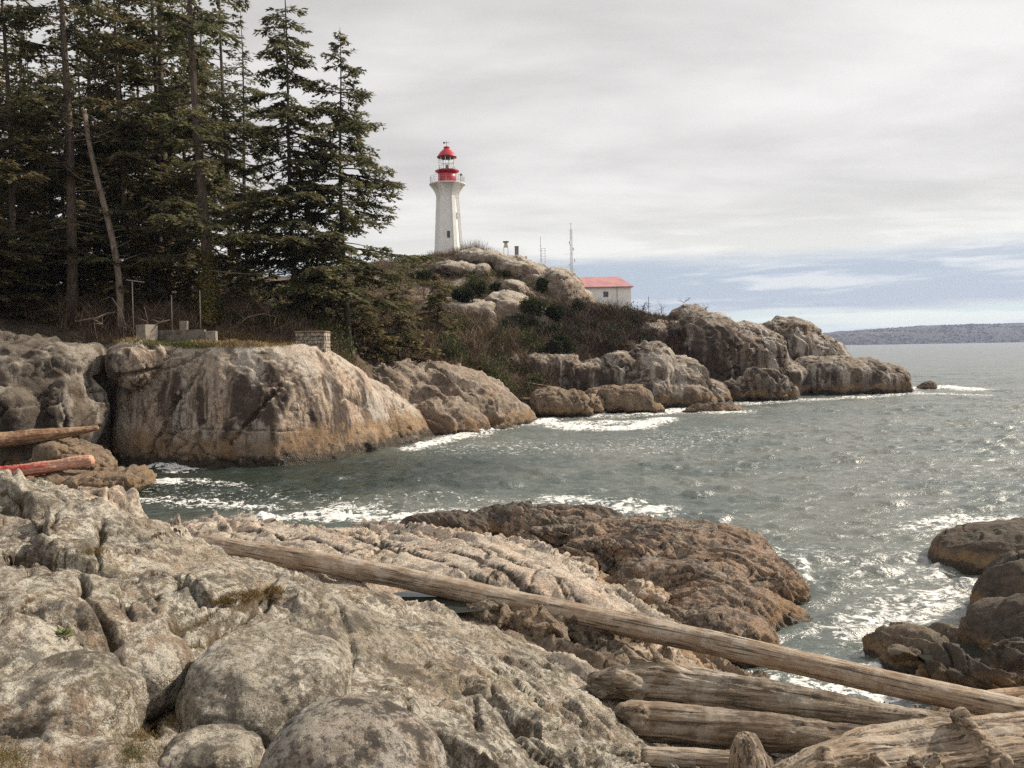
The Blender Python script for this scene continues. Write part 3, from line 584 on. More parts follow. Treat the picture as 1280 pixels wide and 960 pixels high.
# foreground boulders lying on / bulging out of the bedrock: centre from pixel and distance
bl = dict(seed=81, low=(.07, .5), fine=(.010, .2), fine2=(.003, .06))
rock('boulder', 'smooth rounded grey boulder at the bottom edge, dark on its left side', [E(440, 985, 4.0, 118, 100, .42, 3, 0, 2.3)], .012, K(bl, fine=(.005, .15), low=(.03, .5)), M_BOULDER, 4, 'boulder')
rock('boulder', 'big rounded lichen covered boulder in the bottom left corner', [E(72, 916, 4.55, 92, 94, .42, 0, 0, 2.8)], .012, K(bl, seed=83), MAT_LICHEN, 4, 'boulder')
rock('boulder', 'broad domed boulder with black lichen left of the bottom centre', [E(335, 888, 5.15, 104, 90, .6, 10, 0, 2.6)], .014, K(bl, seed=85), MAT_LICHEN, 4, 'boulder')
rock('boulder', 'small egg shaped boulder between the two big lichen boulders', [E(190, 840, 5.05, 40, 42, .3, 20, 0, 2.6)], .012, K(bl, seed=87), MAT_LICHEN, 4, 'boulder')
rock('boulder', 'flat low boulder half hidden at the bottom left of centre', [E(265, 950, 4.3, 58, 32, .25, 5, 0, 2.5)], .012, K(bl, seed=88), MAT_LICHEN, 4, 'boulder')
rub = dict(seed=89, low=(.06, .6), strata=[((.75, .5, .3), .22, .07)], blocks=[((.3, .22, .3), .14, .06, .05), ((.12, .1, .12), .03, .015, .06)], fine=(.012, .15))
for i, (px, py, z, rx, ry, rz, yaw, lb) in enumerate([
    (620, 775, 1.75, .75, .45, .42, -35, 'brown angular rock chunk under the middle of the long log'), (670, 790, 1.7, .5, .4, .42, -30, 'split rock chunk right of the brown chunk under the log'),
    (725, 800, 1.5, .5, .35, .5, -20, 'upright wedge of rock below the long log left of the root'), (765, 825, 1.35, .35, .3, .38, 0, 'small blocky rock beside the broken root of the grey log'),
    (748, 745, 1.35, .45, .3, .32, -30, 'pale blocky rock above the middle of the long log'), (800, 745, 1.1, .5, .3, .36, -35, 'pale split rock leaning against the dark ridge'),
    (840, 775, .95, .4, .32, .36, -30, 'tan pointed rock behind the log near the red spit'), (700, 715, 1.5, .8, .3, .28, -20, 'row of pale knobs along the shelf edge'),
    (870, 845, .7, .5, .4, .3, 0, 'dark low rock in the gap between the two logs'), (940, 862, .35, .4, .3, .28, 0, 'wet rock at the water between the two logs')]):
    rock('rock_chunk', lb, [W(px, py, z - .5, rx * .75, ry * .8, rz * .8, yaw, 3.2, (10, 8)), W(px + 14, py + 6, z - .55, rx * .7, ry * .9, rz * .8, yaw + 25, 3)], .022, K(rub, seed=101 + i), MAT_SHELF if i in (4, 5, 7) else MAT_GULLY, 1, 'rock')

# ------------------------------------------------------------------ sea
def foam_field(P):
    f = np.zeros(len(P))
    for L_, w, a in [([(560, 540), (600, 527), (650, 519), (700, 519)], 1.6, 1), ([(640, 524), (720, 536), (790, 536), (830, 524)], 1.5, 1.05), ([(650, 519), (760, 520), (850, 514), (910, 515)], 2.6, .85), ([(512, 562), (545, 554), (580, 545)], .9, .95), ([(575, 546), (620, 533), (680, 526)], 1.7, 1.0),
                     ([(930, 505), (1000, 500), (1090, 497), (1140, 491)], 2.2, .62), ([(1140, 486), (1180, 484), (1215, 487)], 2.6, 1.0), ([(1150, 492), (1230, 494)], 2, .6), ([(700, 530), (800, 528)], 2.8, .7), ([(170, 588), (200, 584), (230, 588)], .9, 1.0), ([(140, 612), (260, 615), (420, 630), (560, 625), (760, 640)], 3.2, .28), ([(600, 560), (800, 560), (900, 540)], 6, .30), ([(1000, 700), (1100, 720), (1200, 700)], 3, .33),
                     ([(130, 604), (160, 600), (215, 604)], .7, 1.05), ([(160, 625), (230, 628), (330, 636)], 1.0, .62), ([(230, 600), (300, 608)], .8, .5), ([(330, 650), (400, 645), (470, 650), (540, 645)], .9, .9), ([(420, 636), (470, 640)], 1, .6), ([(700, 625), (760, 632), (810, 640)], 1.3, .72), ([(560, 640), (620, 640)], .8, .5),
                     ([(1060, 790), (1130, 770), (1180, 745)], .9, .58), ([(1100, 760), (1200, 735)], .8, .5), ([(960, 860), (1050, 862), (1130, 868)], .7, .8), ([(1150, 660), (1200, 650), (1280, 652)], 1.0, .6), ([(1000, 700), (1010, 730)], .3, .7), ([(1190, 660), (1170, 720), (1230, 740)], .3, .6), ([(1090, 835), (1110, 800), (1200, 785)], .3, .6)]:
        pts = [PZ(x, y, 0)[:2] for x, y in L_]; best = np.full(len(P), 1e9)
        for a_, b_ in zip(pts[:-1], pts[1:]):
            ab = b_ - a_; t = np.clip(((P[:, :2] - a_) @ ab) / (ab @ ab), 0, 1); best = np.minimum(best, np.linalg.norm(P[:, :2] - a_ - t[:, None] * ab, axis=1))
        f = np.maximum(f, a * np.exp(-(best / w) ** 2))
    return f
def water():
    rr = np.concatenate([[2.5, 6, 9], np.exp(np.linspace(math.log(11), math.log(420), 900)), np.exp(np.linspace(math.log(440), math.log(12500), 60))])
    th = np.concatenate([np.linspace(-180, -41, 30)[:-1], np.linspace(-41, 41, 860), np.linspace(41, 180, 30)[1:]])
    Rr, T = np.meshgrid(rr, np.radians(th), indexing='ij'); X = (Rr * np.sin(T)).ravel(); Y = (Rr * np.cos(T)).ravel(); Z = np.zeros(len(X))
    r_ = np.random.default_rng(5); dx = np.zeros(len(X)); dy = np.zeros(len(X)); rad = Rr.ravel(); fade = sstep(420, 250, rad) * sstep(6, 14, rad)
    gust = .8 + .35 * fbm(np.stack([X, Y, X * 0], 1) / 14, 2, 71)
    sel = rad < 430
    xs, ys_ = X[sel], Y[sel]; zz = np.zeros(len(xs)); ddx = np.zeros(len(xs)); ddy = np.zeros(len(xs)); rs = rad[sel]
    for i in range(72):
        lam = .34 * (6 ** r_.random()); k = 2 * math.pi / lam; a = .0175 * lam ** .75 * r_.uniform(.5, 1.2) * (1 if lam < 2.2 else .6)
        an = math.radians(-78 + r_.normal(0, 17)); kx, ky = k * math.cos(an), k * math.sin(an); ph = kx * xs + ky * ys_ + r_.random() * 6.283
        att = sstep(rs * .0046 * 5, rs * .0046 * 9, lam) if True else 1
        a_ = a * np.clip(1.6 - rs * .007 / lam, 0, 1)
        zz += a_ * np.sin(ph); ddx -= a_ * .85 * math.cos(an) * np.cos(ph); ddy -= a_ * .85 * math.sin(an) * np.cos(ph)
    sg = zz.std(); zq = np.clip(zz / sg, -3, 2.6); zz = .027 * (np.exp(.72 * zq) - 1.3) + .34 * zz   # flat troughs, sparse peaked crests
    g_ = (gust * fade)[sel]; Z[sel] = zz * g_; dx[sel] = -ddx * g_ * -1; dy[sel] = -ddy * g_ * -1
    P = np.stack([X + dx, Y + dy, Z], 1); fo = np.zeros(len(X)); fo[sel] = foam_field(P[sel])
    crest = sstep(.24, .36, Z) * .5 * (fbm(np.stack([X, Y, X * 0], 1) / 9, 2, 77) > .08); fo = np.maximum(fo, crest * sstep(180, 30, rad))
    P[:, 2] += fo * .12 * sstep(.3, 1, fo) * (1 + 1.2 * fbm(P / .8, 3, 79)); P[rad < 10, 2] = -.6
    cv = PZ(330, 598, 0); cs = PZ(480, 590, 0); dist = np.minimum(np.hypot((P[:, 0] - cv[0]) / 11, (P[:, 1] - cv[1]) / 10), np.hypot((P[:, 0] - cs[0]) / 8, (P[:, 1] - cs[1]) / 8)); cliff_reflect = sstep(1.25, .45, dist + .25 * fbm(np.stack([X, Y, X * 0], 1) / 4, 3, 83))  # the cliff's dark reflection painted as a patch in the cove water
    m, nt, bs, out = newmat('sea_water'); g = G(nt); p = g.pos()
    fa = g.attr('foam'); q = g.scale(p, (1, 1.25, 1))
    lace = g.m('SUBTRACT', 1, g.m('MULTIPLY', g.m('ABSOLUTE', g.m('SUBTRACT', g.noise(q, 1.5, 6, .65, 1.2), .5)), 7.5)); fine = g.noise(q, 3.2, 9, .72, .6)
    foam = g.ramp(g.m('ADD', fa, g.m('ADD', g.m('MULTIPLY', g.m('SUBTRACT', fine, .5), 1.7), g.m('MULTIPLY', lace, .42))), .62, 1.02)
    foam = g.m('MULTIPLY', foam, g.ramp(fa, .08, .3))
    body = g.mix(g.ramp(g.noise(p, .12, 3), .4, .6), (.07, .09, .076), (.115, .125, .105)); body = g.mix(g.m('MULTIPLY', g.attr('cliff_reflect'), .9), body, (.012, .022, .015))
    g.l(g.mix(foam, body, (.74, .74, .71)), bs.inputs['Base Color']); g.l(g.ramp(foam, 0, .6, .27, .85), bs.inputs['Roughness']); bs.inputs['IOR'].default_value = 1.95
    def rid(sc_, rot, k, det):
        q = g.noise(g.scale(p, sc_, (0, 0, rot)), k, det, .6, .7, k=1); return g.m('SUBTRACT', 1, g.m('MULTIPLY', g.m('ABSOLUTE', g.m('SUBTRACT', q, .5)), 4))
    n1 = g.bump(g.noise(g.scale(p, (.4, .9, 1), (0, 0, R(-8))), .6, 4, .6), .25, .3); n2 = g.bump(rid((.4, 1.3, 1), R(9), 1.3, 5), .6, .10, n1); n3 = g.bump(rid((.45, 1.2, 1), R(-12), 4.5, 4), .5, .035, n2); g.l(n3, bs.inputs['Normal'])
    o = nobj('water', P, grid_faces(len(rr), len(th)), m, None, True, {'foam': fo, 'cliff_reflect': cliff_reflect}); tag(o, 'grey green choppy sea with white foam along the rocks', kind='structure')
    return m
MAT_WATER = water()
def pool(name, c, rx, ry, z, seed, lab):
    n = 40; bm = MB(); pts = []
    for k in range(n):
        a = 2 * math.pi * k / n; q = 1 + .2 * math.sin(2 * a + seed) + .12 * math.sin(5 * a + seed * 2); pts.append((c[0] + rx * q * math.cos(a), c[1] + ry * q * math.sin(a), z))
    bm.add(pts, [tuple(range(n))]); m, nt, bs, out = newmat('still_water'); bs.inputs['Base Color'].default_value = (.03, .035, .03, 1); bs.inputs['Roughness'].default_value = .04; bs.inputs['IOR'].default_value = 1.33
    return tag(bm.build(name, m), lab, kind='structure')
pool('tide_pool', POOL, 2.0, 1.0, 1.5, 1, 'dark still tide pool under the long log')
pool('tide_pool', PZ(1215, 818, .35), .75, .85, .33, 2, 'bright still tide pool between the dark rocks at right')
# ------------------------------------------------------------------ ray casting on what is built so far
bpy.context.view_layer.update()
DGR = bpy.context.evaluated_depsgraph_get()
def cast(px, py):
    r = Vector(ray(px, py)).normalized(); ok, loc, n, i, o, m = sc.ray_cast(DGR, Vector((0, 0, HCAM)), r, distance=400)
    return (np.array(loc), np.array(n), o.name) if ok else (None, None, None)
def down(x, y, z=60):
    ok, loc, n, i, o, m = sc.ray_cast(DGR, Vector((x, y, z)), Vector((0, 0, -1)), distance=100); return loc[2] if ok else 0.0

# ------------------------------------------------------------------ conifers
LEAF = leaf_mat('needles', (.08, .088, .05), (.155, .148, .07), (.24, .18, .10), .5)
LEAF2 = leaf_mat('needles_olive', (.09, .086, .046), (.18, .15, .07), (.26, .18, .10), .5)
def bark(name, a, b):
    m, nt, bs, out = newmat(name); g = G(nt); v = g.scale(g.n('ShaderNodeTexCoord').outputs['Object'], (7, 7, 1.2)); n = g.noise(v, 1.5, 8, .7, .4)
    g.l(g.mix(g.ramp(n, .35, .65), a, b), bs.inputs['Base Color']); bs.inputs['Roughness'].default_value = .95; g.l(g.bump(n, 1, .06), bs.inputs['Normal']); return m
BARK = bark('bark_brown', (.15, .11, .08), (.06, .045, .034)); BARK_D = bark('bark_dark', (.075, .06, .045), (.035, .028, .022)); BARK_P = bark('bark_pale', (.28, .215, .165), (.14, .108, .085))
def leafquads(C, D, Nn, L_, Wd):           # diamonds: base point, direction, normal, length, width
    S = np.cross(D, Nn); S /= np.linalg.norm(S, axis=1, keepdims=True) + 1e-9
    L_ = L_[:, None]; Wd = Wd[:, None]
    V = np.stack([C, C + D * L_ * .45 + S * Wd, C + D * L_, C + D * L_ * .45 - S * Wd], 1).reshape(-1, 3)
    return V, np.arange(len(V)).reshape(-1, 4)
def unit(v): return v / (np.linalg.norm(v, axis=-1, keepdims=True) + 1e-9)
def conifer_mesh(seed, H, Rm, cb, nb, r0, leafm, barkm, profile=.8, gap=.25, lean=0.0, density=1.0, tw=.34, droop=.30):
    r = np.random.default_rng(seed)
    tb = MB(); wob = [r.normal(0, .05) for _ in range(12)]
    def axis(z): t = z / H; return np.array([lean * H * t + .12 * math.sin(t * 7 + seed), .12 * math.cos(t * 6 + seed), z])
    tb.path([axis(H * i / 14) for i in range(15)], [r0 * (1 - .93 * i / 14) * (1.35 if i == 0 else 1) for i in range(15)], 10)
    bb = MB(); Cs = []; Ds = []; Ns = []; Ls = []; Ws = []
    for b in range(nb):
        t = (b + r.random()) / nb
        if math.sin(t * 23 + seed) * .5 + .5 < gap * r.random() * 1.6: continue
        z = H * (cb + (.985 - cb) * t); a = r.uniform(0, 6.283)
        Lb = Rm * max((1 - t) ** profile * (.62 + .38 * min(1, t / .18)), .05) * r.uniform(.55, 1.12)
        o = axis(z); n = 9; s = np.linspace(0, 1, n)
        up = .22 * (t - .25) + r.normal(0, .06); zz = Lb * (up * s - droop * s ** 1.6 + .16 * s ** 4); bend = r.normal(0, .25)
        aa = a + bend * s; pts = np.stack([o[0] + Lb * s * np.cos(aa), o[1] + Lb * s * np.sin(aa), z + zz], 1)
        rb_ = .018 + .012 * Lb; tb.path(pts[::2], [rb_ * (1 - .85 * q) for q in s[::2]], 4)
        nt_ = max(5, int(Lb * 6.2 * density)); ts = r.uniform(.16 if t > .25 else .35, 1, nt_) ** .85
        P0 = np.stack([np.interp(ts, s, pts[:, i]) for i in range(3)], 1); az_ = np.interp(ts, s, aa)
        side = np.where(r.random(nt_) < .5, -1, 1); ta = az_ + side * r.uniform(.5, 1.15, nt_); lt = Lb * tw * (1.12 - .75 * ts) * r.uniform(.5, 1.1, nt_) + .12
        td = np.stack([np.cos(ta), np.sin(ta), r.normal(-.22, .12, nt_)], 1)
        for i in range(nt_):
            m = max(2, int(lt[i] / .16)); q = (np.arange(m) + r.random(m) * .6) / m; q = np.repeat(q, 2)
            c = P0[i] + td[i] * (lt[i] * q)[:, None]; c[:, 2] -= .25 * lt[i] * q ** 2
            fa = ta[i] + np.tile([-1, 1], m) * r.uniform(.2, .9, 2 * m); dd = np.stack([np.cos(fa), np.sin(fa), r.normal(-.28, .28, 2 * m)], 1)
            Cs.append(c); Ds.append(unit(dd)); Ns.append(unit(np.stack([r.normal(0, .45, 2 * m), r.normal(0, .45, 2 * m), np.ones(2 * m)], 1)))
            Ls.append(r.uniform(.2, .46, 2 * m)); Ws.append(r.uniform(.045, .10, 2 * m))
    for b in range(14):                     # dead stubs on the bare trunk
        z = H * cb * r.uniform(.25, 1); a = r.uniform(0, 6.283); l_ = r.uniform(.5, 2.2); o = axis(z)
        tb.path([o, o + np.array([math.cos(a), math.sin(a), -.1]) * l_ * .5, o + np.array([math.cos(a + .2), math.sin(a + .2), -.3]) * l_], [.035, .02, .008], 4)
    V, Fc = leafquads(np.concatenate(Cs), np.concatenate(Ds), np.concatenate(Ns), np.concatenate(Ls), np.concatenate(Ws))
    me_c = npmesh('crown', V, Fc, leafm, False)
    t_o = tb.build('trunk', barkm, smooth=True); me_t = t_o.data; bpy.data.objects.remove(t_o)
    return me_t, me_c
def tree(meshes, x, y, z, rot, s, label, group=None, lean=(0, 0), cat='tree'):
    t = empty('conifer_tree', (x, y, z), label, cat, group); t.rotation_euler = (R(lean[0]), R(lean[1]), rot); t.scale = (s, s, s)
    for nm, me in zip(('trunk', 'crown'), meshes): link(nm, me, t)
    return t
def base(px, d): q = PD(px, 437, d); return q[0], q[1], groundz(q[0], q[1]) - .25
cA = conifer_mesh(1, 32, 6.2, .13, 145, .38, LEAF, BARK, .7, .22, tw=.38)
cB = conifer_mesh(2, 30, 5.6, .10, 135, .27, LEAF, BARK_D, .62, .25, tw=.38)
cC = conifer_mesh(3, 24, 5.4, .12, 190, .20, LEAF, BARK_D, .7, .12, droop=.34, tw=.42, density=1.25)
cD = conifer_mesh(4, 22.5, 6.8, .15, 160, .22, LEAF, BARK_D, .75, .06, droop=.26, tw=.42, density=1.35)
cE = conifer_mesh(5, 28, 6.0, .06, 150, .24, LEAF2, BARK, .6, .18, tw=.4)
cS = conifer_mesh(6, 7.5, 3.4, .03, 90, .12, LEAF2, BARK_D, .7, .08, density=1.4)
x, y, z = base(262, 53); tree(cA, x, y, z, .4, 1.0, 'stout conifer with an ivy clad lower trunk behind the concrete wall', lean=(0, -1.2)); IVYB = (x, y, z)
x, y, z = base(94, 52); tree(cA, x, y, z, 2.1, .95, 'tall conifer with a bare pale trunk left of the dead snag', lean=(0, -1.6))
x, y, z = base(371, 55); tree(cC, x, y, z, 1.0, 1.0, 'slim dark conifer standing beside the stone pedestal', lean=(0, -.6))
x, y, z = base(434, 57); tree(cD, x, y, z, 2.6, 1.0, 'spreading conifer at the right end of the grove, its pointed top against the sky', lean=(0, .3))
x, y, z = base(313, 82); tree(cB, x, y, z, .2, .95, 'slender conifer seen in the bright gap behind the fallen branches')
x, y, z = base(205, 58); tree(cB, x, y, z, 4.0, 1.05, 'dark trunked conifer between the snag and the ivy clad conifer')
x, y, z = base(160, 55); tree(cE, x, y, z, 5.0, 1.0, 'conifer with a thin pale trunk just right of the dead snag', lean=(0, -.8))
x, y, z = base(22, 52); tree(cE, x, y, z, .7, 1.0, 'thickly needled conifer at the left edge of the picture')
x, y, z = base(-45, 48); tree(cE, x, y, z, 2.7, 1.0, 'conifer half outside the left edge of the picture')
for px, d, s, lb in [(500, 66, 1.15, 'low bushy conifer behind the brown slab, right of the grove'), (548, 78, .9, 'low dark conifer on the slope below the lighthouse hill'), (456, 62, .9, 'young conifer at the foot of the spreading conifer'), (402, 60, .95, 'young conifer behind the stone pedestal')]:
    x, y, z = base(px, d); tree(cS, x, y, z, px, s, lb)
GB = 'dark conifers deep in the wood'
bgt = [(10, 74), (110, 84), (165, 64), (205, 88), (262, 78), (-55, 70), (85, 60), (215, 60), (-90, 58), (-20, 62), (50, 66), (125, 70), (185, 72), (240, 68), (150, 92), (40, 92), (290, 74)]
for i, (px, d) in enumerate(bgt):
    x, y, z = base(px, d); ms = (cB, cE, cC, cA)[i % 4]; tree(ms, x, y, z, i * 1.7, .9 + .25 * rng.random(), 'dark conifer deep in the wood behind the front row of trunks', GB)
for i, (px, d) in enumerate([(-60, 50), (10, 51), (55, 52), (110, 54), (140, 56), (190, 54), (235, 56), (75, 54), (300, 60), (-20, 52)]):
    x, y, z = base(px, d); t = tree(cS, x, y, z, i * 1.3, .55 + .35 * rng.random(), 'young conifer low under the tall trees at left', 'young conifers under the grove')
# dead snag
sx, sy, sz = base(152, 51); s0 = np.array([sx, sy, sz]); tp = PD(113, 143, 51)
t = empty('dead_tree', (sx, sy, sz), 'broken pale dead trunk leaning left, without bark or needles', 'dead tree')
mb = MB(); n = 12; pts = [(s0 * (1 - q) + tp * q - s0) + np.array([.35 * math.sin(q * 5), 0, 0]) for q in np.linspace(0, 1, n)]
mb.path(pts, [.22 - .08 * q for q in np.linspace(0, 1, n)], 10)
for k in range(26):
    q = rng.uniform(.25, 1); o = np.array(pts[0]) * (1 - q) + np.array(pts[-1]) * q + np.array([.35 * math.sin(q * 5), 0, 0]); a = rng.uniform(0, 6.28); l_ = rng.uniform(.4, 2.4); u = rng.uniform(-.3, .4)
    mb.path([o, o + np.array([math.cos(a), math.sin(a), u]) * l_ * .5, o + np.array([math.cos(a + .3), math.sin(a + .3), u + .2]) * l_], [.035, .022, .008], 4)
for dx, dz in ((-.25, .35), (-.12, .45), (.1, .3)): mb.path([pts[-1], pts[-1] + np.array([dx, 0, dz])], [.07, .015], 5)
mb.build('trunk', BARK_P, t, True)
def twigtree(px, py, H, seed, lb, mat=BARK_P, d=None, n=6, lean=0, name='dead_tree', cat='dead tree'):
    r = np.random.default_rng(seed); mb = MB(); q = PD(px, py, d); z0 = down(q[0], q[1]) if d < 90 else q[2]
    def br(o, dr, l_, rad, lev):
        pts = [o]; dd = dr.copy()
        for k in range(4): dd = unit(dd + r.normal(0, .2, 3)); pts.append(pts[-1] + dd * l_ / 4)
        mb.path(pts, [rad * (1 - .17 * k) for k in range(5)], 5 if lev == 0 else 4)
        if lev < 3:
            for k in range(n if lev == 0 else 3): j = r.integers(1, 5); br(pts[j], unit(dd + r.normal(0, .8, 3) + np.array([0, 0, .15])), l_ * r.uniform(.35, .6), rad * .5, lev + 1)
    br(np.zeros(3), unit(np.array([lean, 0, 1.0])), H, H * .022 + .02, 0)
    o = mb.build(name, mat, None, True); o.location = (q[0], q[1], min(q[2], 1e9)); return tag(o, lb, cat)
twigtree(797, 405, 3.6, 3, 'bare twisted dead tree right of the red roofed building', BARK_D, d=108, lean=.1)
twigtree(740, 470, 1.9, 5, 'small bare pale shrub on top of the rounded ledge', BARK_P, d=82, name='bare_shrub', cat='shrub')
twigtree(874, 396, 1.9, 7, 'bare twigs leaning right above the rock knob', BARK_D, d=111, lean=.8, name='bare_shrub', cat='shrub')
twigtree(850, 396, 2.2, 8, 'bare slanting twigs left of the rock knob', BARK_D, d=111, lean=.6, name='bare_shrub', cat='shrub')
twigtree(829, 398, 1.8, 9, 'short bare sapling between the dead tree and the rock knob', BARK_D, d=110, name='bare_shrub', cat='shrub')
twigtree(775, 402, 1.6, 10, 'low bare shrub in front of the white wall', BARK_D, d=109, name='bare_shrub', cat='shrub')

# ivy on the big trunk
r = np.random.default_rng(9); n = 2600; a = r.uniform(0, 6.283, n); zz = 4.6 * r.random(n) ** 1.2; rad = .45 + .22 * r.random(n); C = np.stack([rad * np.cos(a), rad * np.sin(a), zz + .2], 1)
D = unit(np.stack([np.cos(a) * .5, np.sin(a) * .5, r.normal(-.6, .4, n)], 1)); Nn = unit(np.stack([np.cos(a), np.sin(a), r.normal(0, .3, n)], 1)); V, Fc = leafquads(C, D, Nn, r.uniform(.1, .2, n), r.uniform(.05, .09, n))
IVY = leaf_mat('ivy_leaves', (.10, .11, .03), (.20, .16, .05), (.26, .2, .08)); o = nobj('ivy', V, Fc, IVY, None, False); o.location = IVYB; tag(o, 'yellow green ivy climbing the lower trunk of the stout conifer', 'ivy')

# ------------------------------------------------------------------ scrub
TW = leaf_mat('bramble_twigs', (.11, .075, .05), (.21, .145, .095), (.34, .27, .2), 0); TW2 = leaf_mat('dark_twigs', (.06, .043, .033), (.12, .08, .058), (.19, .14, .1), 0)
def twigs(Bp, hgt, per, r, w=.018, spread=.8, curl=.5, jit=.12):
    n = len(Bp) * per; o = np.repeat(Bp, per, 0) + r.normal(0, jit, (n, 3)) * [1, 1, 0]; h_ = np.repeat(hgt, per) * r.uniform(.4, 1.15, n); a = r.uniform(0, 6.283, n); s_ = r.uniform(0, spread, n)
    d0 = unit(np.stack([np.cos(a) * s_, np.sin(a) * s_, np.ones(n)], 1)); d1 = unit(d0 + np.stack([np.cos(a), np.sin(a), -r.uniform(-.3, 1, n)], 1) * curl)
    p1 = o + d0 * h_[:, None] * .55; p2 = p1 + d1 * h_[:, None] * .5; sa = r.uniform(0, 3.14, n); S = np.stack([np.cos(sa), np.sin(sa), np.zeros(n)], 1) * w
    V = np.stack([o - S, o + S, p1 + S * .7, p1 - S * .7, p2 + S * .25, p2 - S * .25], 1).reshape(-1, 3); b = np.arange(n)[:, None] * 6
    return V, np.concatenate([b + [0, 1, 2, 3], b + [3, 2, 4, 5]])
def scrub(label, px0, px1, d0, d1, n, h, mat, seed, per=9, w=.02, fn=None, name='undergrowth'):
    r = np.random.default_rng(seed); px = r.uniform(px0, px1, n * 3); d = r.uniform(d0, d1, n * 3); q = np.stack([(px - 640) / F * d, d], 1)
    m = fbm(np.concatenate([q, q[:, :1] * 0], 1) / 4, 3, seed + 3) > -.12
    if fn is not None: m &= fn(px, d)
    q = q[m][:n]; z = groundzs(q); Bp = np.concatenate([q, z[:, None] - .1], 1); hh = h * (1 + .9 * fbm(np.concatenate([q, q[:, :1] * 0], 1) / 2.5, 2, seed + 4)) * r.uniform(.5, 1.1, len(q))
    V, Fc = twigs(Bp, np.clip(hh, .2, 9), per, r, w); return tag(nobj(name, V, Fc, mat, None, False), label, kind='stuff')
scrub('short dry brush along the top edge of the cliffs at left', -80, 440, 50, 55, 5200, .55, TW, 30, per=8, w=.014)
scrub('brown bare bramble thicket under the conifers at left', -80, 300, 51, 66, 5200, 1.5, TW, 31)
scrub('dark tangled undergrowth deep under the trees', -80, 300, 60, 92, 5200, 2.3, TW2, 32, w=.03)
scrub('pale brown scrub on the bank between the trunks', 285, 450, 53, 86, 5600, 1.25, TW, 33)
scrub('reddish brown bare thicket on the slope above the slab', 440, 690, 66, 92, 8200, 1.9, TW, 34, w=.022)
scrub('dark bare thicket behind the rounded shore rocks', 660, 860, 84, 104, 5600, 1.9, TW2, 35, w=.03)
scrub('low dry brush over the hillside below the lighthouse', 440, 720, 92, 119, 5200, .75, TW, 36, per=7, w=.025)
scrub('dry tufts along the crest of the point', 720, 900, 106, 116, 1500, .8, TW2, 37, per=6, w=.03)
def cover(label, px0, px1, d0, d1, n, mat, seed, h=.5, leaf=.16):
    r = np.random.default_rng(seed); px = r.uniform(px0, px1, n * 4); d = r.uniform(d0, d1, n * 4); q = np.stack([(px - 640) / F * d, d], 1)
    f = fbm(np.concatenate([q, q[:, :1] * 0], 1) / 3.2, 3, seed + 3); q = q[f > .12]; f = f[f > .12]; q = q[:n]; f = f[:n]; k = 26; n = len(q)
    z = groundzs(q); C = np.repeat(np.concatenate([q, z[:, None]], 1), k, 0) + r.normal(0, 1, (n * k, 3)) * [.35, .35, 0]; C[:, 2] += np.repeat(h * (.4 + 3.2 * (f - .12)), k) * r.uniform(0, 1, n * k) ** .5 * 1.6
    V, Fc = leafquads(C, unit(r.normal(0, 1, (n * k, 3)) + [0, 0, .4]), unit(r.normal(0, .7, (n * k, 3)) + [0, 0, .6]), r.uniform(.6, 1.3, n * k) * leaf * 1.5, r.uniform(.4, 1, n * k) * leaf * .5)
    return tag(nobj('ground_cover', V, Fc, mat, None, False), label, kind='stuff')
def bush(px, py, d, w, h, mat, label, seed, name='bush', n=2200, leaf=.16, group=None):
    r = np.random.default_rng(seed); l_, n_, on = cast(px, py + h * .75); d = float(l_[1]) - .3 if l_ is not None and on != 'water' and l_[1] < 135 else d; s = d / F; c = PD(px, py, d); rx, rz = w * s, h * s; ry = rx * .8
    cl = r.normal(0, 1, (10, 3)); cl = unit(cl) * r.uniform(.3, .75, (10, 1)); cl[:, 2] = np.abs(cl[:, 2]) * .9
    k = r.integers(0, 10, n); u = unit(r.normal(0, 1, (n, 3))) * (r.random((n, 1)) ** .33) * r.uniform(.32, .5, (10, 1))[k]; Q = (cl[k] + u) * [rx, ry, rz * 1.25]
    C = Q; D = unit(unit(Q) + r.normal(0, .5, (n, 3))); Nn = unit(r.normal(0, .6, (n, 3)) + [0, 0, .8]); V, Fc = leafquads(C, D, Nn, r.uniform(.5, 1.3, n) * leaf * 1.6, r.uniform(.4, 1, n) * leaf * .5)
    t = empty(name, (c[0], c[1], c[2] - rz), label, 'bush', group); V[:, 2] += rz * .4; o = nobj('foliage', V, Fc, mat, t, False)
    mb = MB()
    for i in range(10): mb.path([(0, 0, -.4), cl[i] * [rx, ry, rz] * .5 + [0, 0, rz * .2], cl[i] * [rx, ry, rz] + [0, 0, rz * .4]], [.05, .03, .012], 4)
    mb.build('stems', BARK_D, t); return t
GRN = leaf_mat('bush_green', (.035, .05, .018), (.075, .085, .03), (.12, .11, .04)); OLV = leaf_mat('bush_olive', (.07, .075, .026), (.13, .12, .045), (.18, .14, .06)); DRK = leaf_mat('bush_dark', (.02, .03, .015), (.045, .05, .025), (.08, .07, .035))
